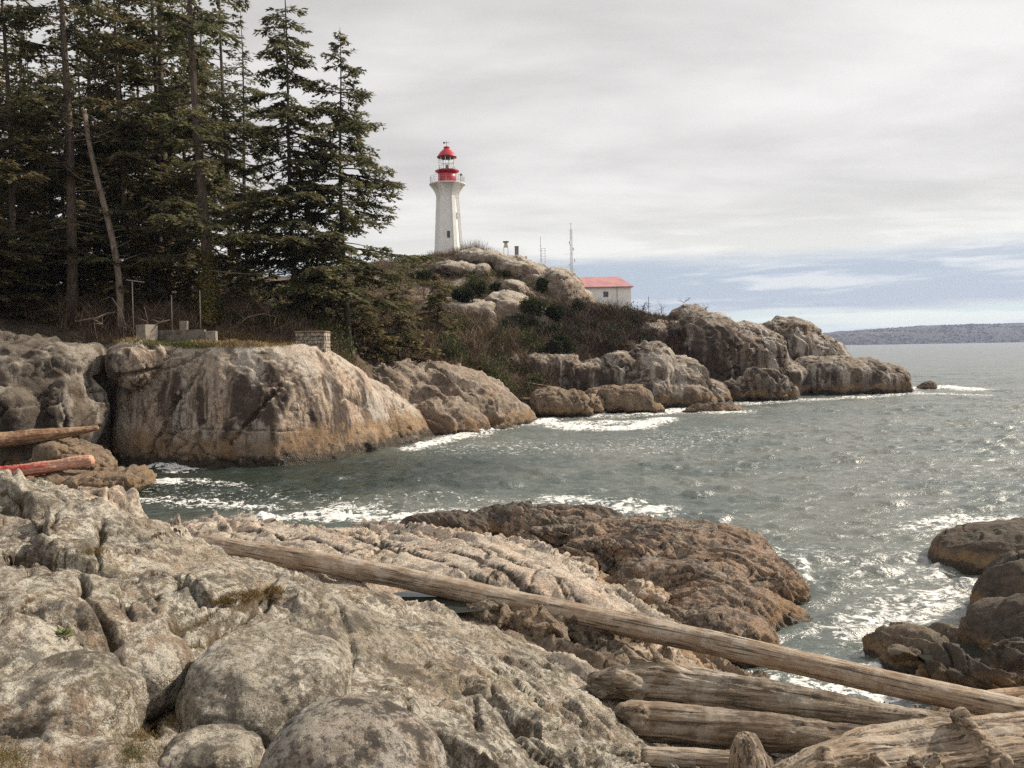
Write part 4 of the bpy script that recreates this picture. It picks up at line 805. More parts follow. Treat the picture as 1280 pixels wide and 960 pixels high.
for i, q in enumerate([
    (597, 356, 109, 18, 16, GRN, 'rounded dark green bush just below the lighthouse shrubs'), (580, 366, 107, 16, 12, DRK, 'dark bush leaning on the rounded bush below the lighthouse'),
    (621, 358, 107, 10, 8, GRN, 'small bright green bush left of the crest'), (678, 356, 110, 9, 13, GRN, 'upright green bush at the left side of the pale hump'),
    (664, 380, 105, 20, 18, GRN, 'big green bush in the hollow left of the pale hump'), (690, 386, 104, 18, 14, DRK, 'dark green bush under the pale hump'), (721, 388, 103, 12, 20, DRK, 'pointed dark green bush below the tall antenna'),
    (656, 402, 98, 18, 16, DRK, 'dark evergreen bush in front of the rock shelf'), (684, 412, 96, 22, 18, DRK, 'broad dark bush right of the rock shelf'), (757, 400, 104, 14, 9, OLV, 'yellow green bush under the white wall'),
    (735, 408, 101, 18, 12, DRK, 'low dark bush under the pale rock nose'), (700, 428, 94, 20, 16, DRK, 'dark thicket bush above the rounded ledge'), (580, 432, 86, 14, 16, DRK, 'dark bush in the brown thicket above the slab'),
    (556, 440, 80, 16, 12, GRN, 'green bush low in the brown thicket'), (610, 440, 84, 14, 12, DRK, 'dark bush above the small round boulder'), (632, 340, 115, 14, 6, OLV, 'low olive shrub on the bare crest'),
    (545, 372, 101, 16, 9, OLV, 'olive scrub bush left of the cracked rock face'), (528, 345, 112, 20, 9, DRK, 'dark scrub at the foot of the tower on the left'), (750, 430, 97, 20, 16, DRK, 'shadowy bush behind the humped rock'),
    (787, 410, 103, 14, 10, DRK, 'dark bush at the foot of the bare dead tree'), (300, 352, 76, 22, 9, DRK, 'dark leafy bush in the bright gap between the trunks'), (232, 384, 55, 10, 14, OLV, 'olive undergrowth bush beside the ivy clad trunk'),
    (330, 400, 60, 12, 9, GRN, 'small green bush behind the fallen branches')]):
    bush(*q, seed=200 + i, n=2600 if q[2] > 90 else 3200, leaf=.2 if q[2] > 90 else .14)
# bare shrubs under the tower
for i, (px, w, h) in enumerate([(548, 12, 12), (570, 14, 16), (590, 14, 24), (606, 12, 16)]):
    r = np.random.default_rng(400 + i); c = PD(px, 324, 118); s = 118 / F; n = 60; Bp = np.stack([r.normal(0, w * s * .5, n), r.normal(0, .7, n), np.zeros(n)], 1)
    V, Fc = twigs(Bp, np.full(n, h * s * 1.0), 14, r, .022, .45, .2); o = nobj('bare_shrub', V, Fc, TW); o.location = (c[0], c[1], c[2] - .3)
    tag(o, ['low bare brown shrub left of the tower foot', 'bare brown shrub in front of the tower', 'tallest bare twiggy shrub right of the tower foot', 'bare shrub farthest right of the tower foot'][i], 'shrub')

# grasses found by ray casting
def grass(label, regions, n, h, mat, seed, w=.006, per=5, name='grass', lean=.8):
    r = np.random.default_rng(seed); B = []
    tot = sum(a[2] * a[3] for a in regions)
    for (cx_, cy_, wx, wy) in regions:
        for _ in range(int(n * wx * wy / tot)):
            a = r.uniform(0, 6.283); q = r.random() ** .8; l_, nn, on = cast(cx_ + wx * q * math.cos(a), cy_ + wy * q * math.sin(a))
            if l_ is not None and nn[2] > .25 and on != 'water': B.append(l_)
    B = np.array(B); V, Fc = twigs(B, np.full(len(B), h), per, r, w, lean, .8, .12 if h > .1 else .02); return tag(nobj(name, V, Fc, mat, None, False), label, kind='stuff')
GRS = leaf_mat('grass_green', (.06, .075, .02), (.12, .12, .035), (.2, .16, .07), 0); DRY = leaf_mat('grass_dry', (.18, .125, .06), (.28, .20, .10), (.36, .28, .16), 0); MOSS = leaf_mat('moss_orange', (.10, .06, .018), (.17, .105, .03), (.10, .09, .03), 0)
grass('short green grass on top of the pale dome cliff', [(205, 428, 42, 5), (240, 431, 30, 5)], 1600, .16, GRS, 51, .01)
grass('dry tan grass along the top of the pale dome cliff', [(290, 426, 60, 9), (250, 422, 40, 5), (340, 430, 30, 4), (150, 425, 25, 4)], 3200, .24, DRY, 52, .01)
grass('brown and green grass in the hollow between the boulders at bottom left', [(175, 920, 34, 40), (215, 900, 25, 22), (10, 945, 30, 22), (160, 870, 14, 20)], 900, .022, DRY, 53, .0012, 6)
grass('green grass blades in the hollow at bottom left', [(165, 940, 25, 22), (8, 950, 26, 14), (150, 900, 10, 25)], 260, .025, GRS, 54, .0012, 6)
grass('orange brown moss in the cracks of the lichen rock', [(315, 745, 38, 7), (280, 752, 30, 5), (120, 690, 14, 5), (80, 700, 30, 5), (205, 870, 12, 22), (345, 738, 12, 6)], 3000, .02, MOSS, 55, .0016, 5)
l_, nn, on = cast(80, 794); r = np.random.default_rng(3)
if l_ is not None:
    V, Fc = leafquads(r.normal(0, .02, (60, 3)) * [1, 1, .1], unit(r.normal(0, 1, (60, 3)) * [1, 1, .3] + [0, 0, .5]), unit(r.normal(0, .3, (60, 3)) + [0, 0, 1]), r.uniform(.04, .08, 60), r.uniform(.008, .014, 60))
    o = nobj('small_plant', V, Fc, leaf_mat('plant_leaf', (.16, .18, .08), (.22, .22, .11), (.25, .22, .12), .1), None, False); o.location = l_; tag(o, 'tiny green leafy plant rooted in a crack of the lichen rock at left', 'plant')

cover('low green leafy cover between the trunks at left', -80, 440, 53, 90, 2200, GRN, 61, .5)
cover('green and olive leafy cover over the lighthouse hillside', 440, 720, 92, 119, 1100, OLV, 62, .25)
cover('dark evergreen cover in the hollows of the hillside', 600, 870, 84, 102, 1300, DRK, 63, .6)
cover('green shrubs along the foot of the slope above the slab', 440, 700, 68, 88, 1500, GRN, 64, .7)
# ------------------------------------------------------------------ lighthouse
WHITE = flat_mat('white_concrete', (.83, .82, .79), .75, .035, sc_=.8); REDP = flat_mat('red_paint', (.44, .022, .04), .45, .1, sc_=2); DARKG = flat_mat('dark_glass', (.05, .055, .06), .15); GREY = flat_mat('grey_metal', (.30, .30, .30), .5, .1); CONC = flat_mat('concrete', (.24, .21, .17), .9, .2, bump=.03, sc_=3); RUST = flat_mat('dark_iron', (.10, .08, .07), .8, .2)
gm, nt, bs, out = newmat('lantern_glass'); bs.inputs['Base Color'].default_value = (.9, .95, .95, 1); bs.inputs['Transmission Weight'].default_value = 1; bs.inputs['Roughness'].default_value = .02; bs.inputs['IOR'].default_value = 1.05
c = PD(561, 318, 124); LZ = c[2] - 1.2
lh = empty('lighthouse', (c[0], c[1], LZ), 'white six sided lighthouse tower with a red lantern on the hilltop', 'lighthouse')
PXH = 124 / F / 5.333
def zy(y): return 1.2 + (870 - 22 - y) * PXH          # zoomed picture row -> height
ZG = zy(385)
rot = R(-90 + 30 + 5)
rb0, rt0 = 2.02, 1.42
def shaft(m, r0, r1, z0, z1, k=1.0): pass
prof = [(rb0, -1.5), (rb0, 0)] + [(rb0 + (rt0 - rb0) * t, (ZG - 1.9) * t) for t in (.25, .5, .75, 1)] + [(rt0 + .05, ZG - 1.3), (rt0 + .2, ZG - .8), (rt0 + .5, ZG - .42), (rt0 + .9, ZG - .18)]
MB().rings(prof, 6, rot).build('tower', WHITE, lh)
for k in range(6):                     # corner buttress ribs that flare out under the gallery
    a = rot + 2 * math.pi * k / 6; u = np.array([math.cos(a), math.sin(a)]); w_ = np.array([-u[1], u[0]]) * .3; mb = MB(); vs = []
    pr = [(rb0 - .3, rb0 + .28, -1.5), (rt0 - .3, rt0 + .28, ZG - 1.9), (rt0 - .3, rt0 + .42, ZG - 1.3), (rt0 - .3, rt0 + .72, ZG - .8), (rt0 - .3, rt0 + 1.0, ZG - .42), (rt0 - .3, rt0 + 1.22, ZG - .15)]
    for ri, ro, z_ in pr:
        for q, sg in ((ri, -1), (ro, -1), (ro, 1), (ri, 1)): p_ = u * q + w_ * sg; vs.append((p_[0], p_[1], z_))
    fs = [(4 * i + j, 4 * i + (j + 1) % 4, 4 * i + 4 + (j + 1) % 4, 4 * i + 4 + j) for i in range(5) for j in range(4)] + [(3, 2, 1, 0), (20, 21, 22, 23)]
    mb.add(vs, fs).build('buttress', WHITE, lh)
MB().rings([(2.4, ZG - .15), (2.72, ZG - .13), (2.75, ZG + .02), (1.0, ZG + .03)], 24).build('gallery', WHITE, lh, bevel=.02)
gz = ZG + .03; mb = MB()
for k in range(16):
    a = 2 * math.pi * k / 16; p_ = (2.55 * math.cos(a), 2.55 * math.sin(a)); mb.bar((*p_, gz), (*p_, gz + 1.05), .025); q = (2.55 * math.cos(a + math.pi / 8), 2.55 * math.sin(a + math.pi / 8))
    for h_ in (.4, .75, 1.05): mb.bar((*p_, gz + h_), (*q, gz + h_), .018)
mb.build('railing', GREY, lh)
zd = zy(300); zgl = zy(226); zr = zy(210); zt = zy(158)
MB().rings([(1.36, gz), (1.36, zd - .12)], 32).build('lantern_drum', REDP, lh, True)
MB().rings([(1.5, zd - .12), (1.78, zd - .06), (1.8, zd + .06), (1.4, zd + .08)], 32).build('drum_ledge', REDP, lh)
MB().rings([(1.18, zd + .08), (1.18, zr - .08)], 16).build('lantern_glass', gm, lh, True)
mb = MB()
for k in range(10):
    a = 2 * math.pi * k / 10 + .2; mb.bar((1.2 * math.cos(a), 1.2 * math.sin(a), zd + .08), (1.2 * math.cos(a), 1.2 * math.sin(a), zr - .05), .045)
for h_ in (.33, .66):
    z_ = zd + .08 + (zr - zd) * h_
    for k in range(20):
        a, b_ = 2 * math.pi * k / 20, 2 * math.pi * (k + 1) / 20; mb.bar((1.2 * math.cos(a), 1.2 * math.sin(a), z_), (1.2 * math.cos(b_), 1.2 * math.sin(b_), z_), .03)
mb.build('glazing_bars', WHITE, lh)
MB().rings([(.3, zd + .08), (.34, zd + .5), (.22, zd + .55), (.22, zd + .9), (.12, zd + 1.0)], 12).build('lamp', GREY, lh)
MB().rings([(1.2, zr - .16), (1.25, zr - .02)], 24).build('roof_rim', RUST, lh)
rf = MB().rings([(1.3, zr), (1.5, zr + .02), (1.48, zr + .12), (1.3, zr + .35), (1.02, zr + .75), (.72, zr + 1.05), (.52, zr + 1.2), (.5, zr + 1.25)], 28).build('roof', REDP, lh, True)
vn = MB().rings([(.42, zr + 1.2), (.42, zy(145)), (.5, zy(144)), (.36, zy(138))], 20).build('vent', REDP, rf)
wv = MB().bar((0, 0, zy(138)), (0, 0, zy(100)), .03).bar((-.42, 0, zy(112)), (.42, 0, zy(112)), .03).bar((0, -.3, zy(118)), (0, .3, zy(118)), .02).box(-.5, -.2, -.01, .01, zy(112) - .12, zy(112) + .12).build('weather_vane', RUST, lh)
MB().box(2.05, 2.15, -1.2, -1.1, gz, gz + 1.15).box(1.95, 2.3, -1.25, -1.05, gz + 1.0, gz + 1.25).build('gallery_lamp', RUST, lh)
def wall_pt(k_mid, h):                 # on the flat side between corners
    a = rot + 2 * math.pi * (k_mid + .5) / 6; t = h / (ZG - 1.9); rr_ = (rb0 + (rt0 - rb0) * t) * math.cos(math.pi / 6); return a, rr_
for ks, h_, off, wd in ((0, zy(724), 0.0, .22), (1, zy(598), 0.0, .14), (0, zy(560) + 2.0, 0, .0)):
    if wd == 0: continue
    # side facing the camera most is found by its outward normal
    best = min(range(6), key=lambda q: math.sin(rot + 2 * math.pi * (q + .5) / 6) + (0 if ks == 0 else -.9 * math.cos(rot + 2 * math.pi * (q + .5) / 6)))
    a, rr_ = wall_pt(best, h_); u = np.array([math.cos(a), math.sin(a), 0]); w_ = np.array([-u[1], u[0], 0])
    def slab(x0, x1, z0, z1, d0, d1):
        tl = (rt0 - rb0) * math.cos(math.pi / 6) / (ZG - 1.9); vs = []
        for dd in (d0, d1):
            for xx, z_ in ((x0, z0), (x1, z0), (x1, z1), (x0, z1)): vs.append(tuple(u * (rr_ + tl * (z_ - h_) + dd) + w_ * xx + np.array([0, 0, z_])))
        return MB().add(vs, [(0, 3, 2, 1), (4, 5, 6, 7), (0, 1, 5, 4), (1, 2, 6, 5), (2, 3, 7, 6), (3, 0, 4, 7)])
    fr = slab(-wd - .06, wd + .06, h_ - .56, h_ + .56, -.1, .03).build('window', WHITE, lh); slab(-wd, wd, h_ - .5, h_ + .5, -.08, .05).build('pane', DARKG, fr)

# ------------------------------------------------------------------ buildings
def house(px0, px1, d, pyb, pye, pyr, label, wallm, roofm, name='house', win=True, hip=1.6):
    a = PD(px0, pyb, d); b = PD(px1, pyb, d); x0, x1 = 0, b[0] - a[0]; s = d / F; he = (pyb - pye) * s; hr = (pyb - pyr) * s; dp = 7.5
    t = empty(name, (a[0], a[1], a[2]), label, 'building')
    MB().box(x0, x1, 0, dp, -2, he).build('wall', wallm, t)
    o = .35; MB().add([(x0 - o, -o, he - .02), (x1 + o, -o, he - .02), (x1 + o, dp + o, he - .02), (x0 - o, dp + o, he - .02), (x0 + hip * 0, dp / 2, hr), (x1 - hip, dp / 2, hr), (x0 - o, -o, he + .12), (x1 + o, -o, he + .12), (x1 + o, dp + o, he + .12), (x0 - o, dp + o, he + .12)],
        [(3, 2, 1, 0), (0, 1, 7, 6), (1, 2, 8, 7), (2, 3, 9, 8), (3, 0, 6, 9), (6, 7, 5, 4), (7, 8, 5), (8, 9, 4, 5), (9, 6, 4)]).build('roof', roofm, t)
    return t, x1, he
ROOF = flat_mat('pink_red_roof', (.50, .24, .24), .7, .1, sc_=.5)
t, hw, he = house(690, 789, 142, 385, 360.5, 345, 'low white building with a pinkish red roof behind the hill', WHITE, ROOF)
s = 142 / F; xw = (757.5 - 690) * s
f_ = MB().box(xw - .45, xw + .45, -.06, .02, he - 1.65, he - .75 + .05).build('window', GREY, t); MB().box(xw - .38, xw - .02, -.075, -.05, he - 1.2 - .38, he - 1.2).box(xw + .02, xw + .38, -.075, -.05, he - 1.2 - .38, he - 1.2).box(xw - .38, xw - .02, -.075, -.05, he - 1.15, he - .76).box(xw + .02, xw + .38, -.075, -.05, he - 1.15, he - .76).build('pane', DARKG, f_)
xs_ = (771.5 - 690) * s; MB().bar((xs_, -.08, -1), (xs_, -.08, he), .05).build('downpipe', GREY, t); MB().box(-.3, hw + .4, -.46, -.36, he - .02, he + .1).build('gutter', GREY, t)
house(322, 392, 94, 384, 374, 353, 'dark gabled roof glimpsed between the tree trunks', flat_mat('brown_wall', (.18, .14, .11), .9), flat_mat('grey_shingle', (.13, .12, .11), .9, .2, bump=.1, sc_=3), hip=2.6)
# antenna, masts, stand, pillar
def at(px, py, d): q = PD(px, py, d); return q
q = at(714.5, 352, 116); sA = 116 / F; t = empty('antenna_mast', tuple(q), 'tall thin antenna mast hung with small aerials beside the red roofed building', 'antenna'); H = (352 - 279) * sA
mb = MB(); w_ = .19
for sx_, sy_ in ((-1, -1), (1, -1), (0, 1)): mb.bar((sx_ * w_, sy_ * w_, -1.5), (sx_ * w_ * .6, sy_ * w_ * .6, H * .88), .028, n=4)
for k in range(22):
    z0, z1 = H * .88 * k / 22, H * .88 * (k + 1) / 22; mb.bar((-w_, -w_, z0), (w_, -w_, z1), .014, n=3); mb.bar((w_, -w_, z0), (0, w_, z1), .014, n=3)
mb.bar((0, 0, H * .8), (0, 0, H), .03, n=5); mb.build('lattice', GREY, t)
for z_, l_ in ((.985, .35), (.88, .3), (.74, .25), (.62, .3), (.47, .8), (.40, .3), (.30, .25), (.18, .25)): MB().bar((-l_ - (.25 if z_ == .47 else 0), 0, H * z_), (l_ * .6, 0, H * z_), .022, n=4).build('aerial', WHITE, t)
for z_, x_ in ((.47, .05), (.36, .45), (.28, -.3), (.55, .3), (.2, .35), (.12, -.25), (.66, -.22)): MB().box(x_ - .1, x_ + .1, -.3, -.12, H * z_ - .2, H * z_ + .2).build('aerial', WHITE, t, bevel=.02)
q = at(676, 329, 119); t = empty('radio_mast', tuple(q), 'short lattice radio mast with a thin rod on the hill crest', 'antenna'); s9 = 119 / F
MB().bar((0, 0, -1), (0, 0, 33 * s9), .03, n=5).build('rod', GREY, t); mb = MB(); ww = 5.5 * s9
for x_ in (0.12, ww):
    mb.bar((x_, .1, -1), (x_, .1, 19 * s9), .028, n=4)
for k in range(6): mb.bar((0.1, .1, (2 + 3.3 * k) * s9), (ww + .15, .1, (2 + 3.3 * k) * s9), .02, n=4)
for k in range(4): mb.bar((-.2, 0, (4 + 6 * k) * s9), (.2, 0, (4 + 6 * k) * s9), .018, n=4)
mb.build('ladder_frame', GREY, t)
q = at(632.5, 318, 119); t = empty('marker_stand', tuple(q), 'small box on four legs standing on the hill crest', 'stand'); mb = MB()
for sx_ in (-.32, .32):
    for sy_ in (-.32, .32): MB().bar((sx_, sy_, -.6), (sx_ * .9, sy_ * .9, 1.2), .04).build('leg', GREY, t)
MB().box(-.24, .24, -.24, .24, 1.0, 1.72).build('box', flat_mat('cream_box', (.55, .48, .36), .7), t, bevel=.02); MB().box(-.42, .42, -.42, .42, 1.74, 1.86).build('roof', RUST, t, bevel=.02)
q = at(646, 322, 119); MBp = MB().box(-.28, .28, -.28, .28, -.8, 1.5).box(-.32, .32, -.32, .32, 1.5, 1.62); o = MBp.build('concrete_pillar', CONC, None, bevel=.03); o.location = tuple(q); tag(o, 'short grey concrete pillar standing alone on the hill crest', 'pillar')
q = at(811, 400, 110); o = MB().bar((0, 0, 0), (0, 0, 3.1), .04).bar((-.25, 0, 2.2), (.25, 0, 2.2), .025).build('thin_pole', RUST); o.location = tuple(q); tag(o, 'thin dark pole standing right of the dead tree', 'pole')

# ------------------------------------------------------------------ remains on the dome cliff top
def onrock(px, py, dflt):
    l_, n_, on = cast(px, py); return l_ if l_ is not None and abs(l_[1] - dflt) < 9 else PD(px, py, dflt)
q = PD(388, 432, 48.6); s5 = 44 / F
t = empty('stone_pedestal', tuple(q), 'pale stone masonry block with earth on top, at the crest of the dome cliff', 'masonry'); r = np.random.default_rng(12); mb = MB()
W5, D5, H5 = 40 * s5, 1.3, 19 * s5; rows = 5
for i in range(rows):
    z0 = -.35 + (H5 + .3) * i / rows; z1 = -.35 + (H5 + .3) * (i + 1) / rows - .02; x_ = -W5 / 2
    while x_ < W5 / 2 - .08:
        w_ = min(r.uniform(.16, .34), W5 / 2 - x_); j = r.uniform(0, .04, 4); mb.box(x_ + .01, x_ + w_ - .01, -.02 - j[0], D5 * .5, z0 + j[1] * .4, z1 - j[2] * .4); x_ += w_
    y_ = .5 * 0
    while y_ < D5 - .1:
        w_ = min(r.uniform(.2, .36), D5 - y_); mb.box(-W5 / 2 - r.uniform(.01, .04), -W5 / 2 + .3, y_ + .12, y_ + w_ + .1, z0 + .01, z1); mb.box(W5 / 2 - .3, W5 / 2 + r.uniform(.01, .04), y_ + .12, y_ + w_ + .1, z0 + .01, z1); y_ += w_
mb.build('stonework', flat_mat('pale_stone', (.36, .31, .245), .9, .4, bump=.06, sc_=5), t, bevel=.015)
MB().box(-W5 / 2 + .04, W5 / 2 - .04, .05, D5, -.6, H5 - .1).build('mortar_core', CONC, t); MB().box(-W5 / 2 - .08, W5 / 2 + .05, -.06, D5 + .1, H5 - .05, H5 + .05).build('capstone', flat_mat('earth_cap', (.2, .15, .1), .95, .2, bump=.05), t, bevel=.03)
s5 = 46.8 / F
q = PD(176, 423, 46.6); o = MB().box(-9.5 * s5, 9.5 * s5, 0, .8, -.5, 17 * s5).build('concrete_block', CONC, None, bevel=.025); o.location = tuple(q); o.rotation_euler = (0, 0, R(-32)); tag(o, 'squat square concrete block at the left end of the low wall', 'concrete block')
q = PD(188, 423, 47.2); t = empty('concrete_wall', tuple(q), 'low dark concrete wall running along the cliff top right of the block', 'wall'); MB().box(0, 68 * s5, 0, .35, -.5, 10 * s5).build('wall_body', flat_mat('shaded_concrete', (.16, .14, .11), .95, .25, bump=.04, sc_=2), t, bevel=.02); MB().box(68.5 * s5, 82 * s5, .02, .4, -.5, 8 * s5).build('wall_end', CONC, t, bevel=.03)  # wall body colour darkened to carry its shade; end piece keeps lighter concrete
q = PD(229, 413, 48.2); o = MB().box(-.22, .22, 0, .3, -.4, .55).build('concrete_block', CONC, None, bevel=.02); o.location = tuple(q); tag(o, 'small upright concrete block behind the middle of the low wall', 'concrete block')
POLE = flat_mat('pale_pole', (.36, .32, .27), .6)
for px, py0, py1, lb in ((167, 412, 352, 'tallest pale metal pole with a short bar across its top'), (215, 400, 369, 'short pale pole in the middle of the three'), (250.5, 398, 363, 'pale pole nearest the ivy clad trunk')):
    q = PD(px, py0, 50); s5 = 50 / F; mb = MB().bar((0, 0, -.6), (0, .05, (py0 - py1) * s5), .032, n=8)
    if px == 167: mb.bar((-.35, 0, (py0 - py1) * s5 + .1), (.75, 0, (py0 - py1) * s5 - .06), .03, n=8)
    o = mb.build('metal_pole', POLE, None, True); o.location = tuple(q); tag(o, lb, 'pole')
for i, (P_, rad, lb) in enumerate([([(283, 333, 56), (305, 345, 55), (330, 362, 54), (352, 380, 53)], .06, 'long pale fallen branch slanting down right in the gap'), ([(300, 352, 55), (316, 372, 54), (336, 392, 53)], .04, 'thin pale branch crossing under the long fallen branch'),
    ([(296, 408, 51), (310, 396, 51), (330, 392, 51), (345, 396, 51)], .035, 'curved bare branch arching over the scrub'), ([(186, 409, 47), (200, 403, 47), (212, 400, 47)], .05, 'short pale stick lying against the concrete block'), ([(262, 338, 52), (290, 341, 52), (318, 343, 53), (340, 338, 53)], .05, 'nearly level pale branch below the bright gap'),
    ([(140, 372, 48), (152, 390, 48), (158, 410, 47)], .035, 'thin pale branches leaning on the trunk behind the block'), ([(95, 402, 46), (115, 398, 46), (128, 405, 46)], .04, 'pale branch lying in the brambles left of the block')]):
    pts = [PD(*p_) for p_ in P_]; c0 = pts[0]; mb = MB(); mb.path([p_ - c0 for p_ in pts], [rad * (1 - .2 * k) for k in range(len(pts))], 6); rr_ = np.random.default_rng(i)
    for k in range(5):
        j = rr_.integers(0, len(pts)); o_ = pts[j] - c0; mb.path([o_, o_ + rr_.normal(0, .35, 3), o_ + rr_.normal(0, .6, 3)], [rad * .5, rad * .35, rad * .15], 4)
    o = mb.build('fallen_branch', BARK_P, None, True); o.location = tuple(c0); tag(o, lb, 'branch')

# ------------------------------------------------------------------ driftwood
WOOD = wood_mat('driftwood'); WOOD_L = wood_mat('driftwood_long', a=(.40, .31, .225), b=(.30, .225, .16), grey=(.46, .40, .33), stain=.4); WOOD_P = wood_mat('driftwood_pale', a=(.38, .29, .21), b=(.25, .19, .135), grey=(.45, .39, .32)); WOOD_O = wood_mat('driftwood_grey', a=(.27, .20, .14), b=(.17, .125, .09), grey=(.36, .31, .25)); WOOD_B = wood_mat('driftwood_brown', a=(.33, .19, .10), b=(.20, .11, .065), grey=(.40, .29, .2)); WOOD_DK = wood_mat('driftwood_dark', a=(.12, .085, .06), b=(.07, .05, .036), grey=(.16, .12, .09))
def driftwood(name, label, caps, voxel, mat, axis, cat='log', amp=.012, seed=1, smooth=3, extra=()):
    V, N, Fc = voxmesh([CAP(*c_) for c_ in caps] + list(extra), voxel, smooth)
    a = unit(np.array(axis, float)); u = unit(np.cross(a, [0, 0, 1] if abs(a[2]) < .9 else [1, 0, 0])); w_ = np.cross(a, u); c_ = V.mean(0); Q = np.stack([(V - c_) @ a, (V - c_) @ u, (V - c_) @ w_], 1)
    d = amp * .7 * fbm(Q * 5.5, 2, seed + 30) + amp * 1.8 * fbm(Q * [.8, 2.5, 2.5], 3, seed) + amp * .7 * fbm(Q * [1.2, 16, 16], 3, seed + 5) - amp * 1.0 * np.exp(-(fbm(Q * [.6, 9, 9], 2, seed + 9) / .05) ** 2)
    V = V + N * d[:, None]; o = nobj(name, V, Fc, mat, None, True, {'wd': Q}, origin=c_); return tag(o, label, cat)
def PX(lst): return [PD(*q) for q in lst]
def rr(px_, d): return px_ * d / F
p = PX(LOG1)
driftwood('driftwood_log', 'very long smooth straight log lying across the whole foreground', [(p, [rr(a, b) for a, b in ((12.5, 17.2), (13, 16.1), (13.3, 15.4), (14.6, 14.2), (15.2, 13.1), (15.8, 12.2), (15.5, 11.4))], 20)], .02, WOOD_L, p[-1] - p[0], amp=.006, seed=3)
p = PX([(742, 855, 9.9), (775, 853, 9.8), (829, 853, 9.7), (939, 870, 9.4), (1048, 888, 9.1), (1135, 899, 8.9), (1200, 905, 8.8)])
driftwood('driftwood_log', 'grey log with a broken forked root end under the long log', [(p, [.14, .2, .25, .21, .165, .12, .1], 16), (PX([(815, 848, 9.7), (797, 828, 9.8), (780, 806, 9.9)]), [.15, .08, .03], 10), (PX([(845, 845, 9.6), (826, 826, 9.7), (812, 808, 9.8)]), [.14, .07, .03], 10),
    (PX([(780, 860, 9.8), (750, 868, 9.7), (733, 858, 9.7)]), [.12, .07, .03], 10), (PX([(800, 862, 9.6), (770, 846, 9.6)]), [.15, .1], 10)], .018, WOOD, p[-1] - p[0], amp=.016, seed=5)
p = PX([(788, 902, 8.9), (860, 907, 8.8), (960, 915, 8.6), (1060, 922, 8.5), (1130, 926, 8.4)])
driftwood('driftwood_log', 'thick dark blunt ended log beneath the forked grey log', [(p, [.21, .215, .19, .14, .1], 16), (PX([(776, 890, 8.9), (800, 900, 8.8)]), [.1, .18], 10)], .016, WOOD_O, p[-1] - p[0], amp=.014, seed=7)
p = PX([(808, 946, 7.0), (870, 949, 6.95), (960, 957, 6.9)])
driftwood('driftwood_log', 'short thin brown log at the bottom edge left of the pointed stump', [(p, [.085, .09, .09], 12)], .01, WOOD_P, p[-1] - p[0], amp=.006, seed=9)
p = PX([(936, 1010, 6.3), (935, 965, 6.3), (933, 940, 6.3), (932, 924, 6.3)])
driftwood('driftwood_stump', 'upright rounded driftwood stub with a hole at the bottom edge', [(p, [.2, .17, .14, .1], 14)], .008, WOOD_P, (0, 0, 1), 'driftwood', amp=.012, seed=11, extra=[EL(PD(925, 950, 6.35), (.09, .1, .16)), EL(PD(948, 958, 6.3), (.08, .1, .14))])
p = PX([(950, 1000, 6.4), (1020, 970, 6.6), (1090, 952, 6.8), (1170, 940, 7.0), (1300, 950, 7.1)])
driftwood('driftwood_root', 'big knotted root mass of pale driftwood in the bottom right corner', [(p, [.17, .2, .24, .27, .28], 16), (PX([(1030, 950, 6.9), (1092, 925, 7.2), (1190, 915, 7.4), (1300, 905, 7.6)]), [.08, .11, .13, .14], 12),
    (PX([(1236, 945, 6.9), (1215, 918, 6.9), (1199, 893, 6.9)]), [.16, .095, .085], 12), (PX([(1150, 975, 6.5), (1140, 948, 6.4)]), [.1, .07], 8), (PX([(1162, 955, 6.6), (1170, 940, 6.55)]), [.12, .06], 8), (PX([(1035, 960, 6.5), (1030, 938, 6.6)]), [.1, .055], 8), (PX([(1100, 960, 6.5), (1092, 944, 6.45)]), [.1, .06], 8), (PX([(1065, 940, 6.8), (1066, 924, 6.8)]), [.08, .045], 8), (PX([(1250, 965, 6.6), (1262, 950, 6.55)]), [.1, .05], 8)], .012, WOOD_P, p[-1] - p[0], 'driftwood', amp=.022, seed=13, smooth=16, extra=[EL(PD(1160, 938, 7.0), (.55, .22, .17), (0, 6, 0)), EL(PD(1085, 948, 6.9), (.4, .2, .14), (0, -14, 0)), EL(PD(1240, 925, 7.2), (.4, .2, .15))])
p = PX([(1195, 876, 12.6), (1250, 873, 12.5), (1320, 868, 12.4)])
driftwood('driftwood_log', 'orange tinted pale log at the right edge behind the end of the long log', [(p, [.11, .13, .14], 12)], .015, wood_mat('driftwood_orange', a=(.46, .30, .18), b=(.36, .23, .14), grey=(.5, .38, .27)), p[-1] - p[0], seed=15)
p = PX([(1235, 934, 7.9), (1310, 930, 7.8)]); driftwood('driftwood_log', 'short piece of pale log poking out behind the root mass at the right edge', [(p, [.07, .08], 12)], .012, WOOD_P, p[-1] - p[0], seed=16)
p = PX([(-60, 556, 37), (20, 548, 38), (80, 541, 38.6), (122, 535, 39)])
driftwood('driftwood_log', 'thick brown log wedged in the cove at the left edge', [(p, [.40, .36, .27, .13], 14)], .04, WOOD_B, p[-1] - p[0], amp=.02, seed=17)
m, nt, bs, out = newmat('worn_red_paint'); g = G(nt); v = g.attr('wd', 'Vector'); n = g.noise(g.scale(v, (1.2, 3, 3)), 1.4, 7, .7); xx = g.sep(v)[0]
g.l(g.mix(g.ramp(g.m('ADD', xx, g.m('MULTIPLY', g.m('SUBTRACT', n, .5), 4)), -.6, 1.3), g.mix(g.ramp(n, .45, .6), (.46, .06, .05), (.36, .13, .09)), (.46, .25, .17)), bs.inputs['Base Color']); bs.inputs['Roughness'].default_value = .6; g.l(g.bump(n, .6, .05), bs.inputs['Normal'])
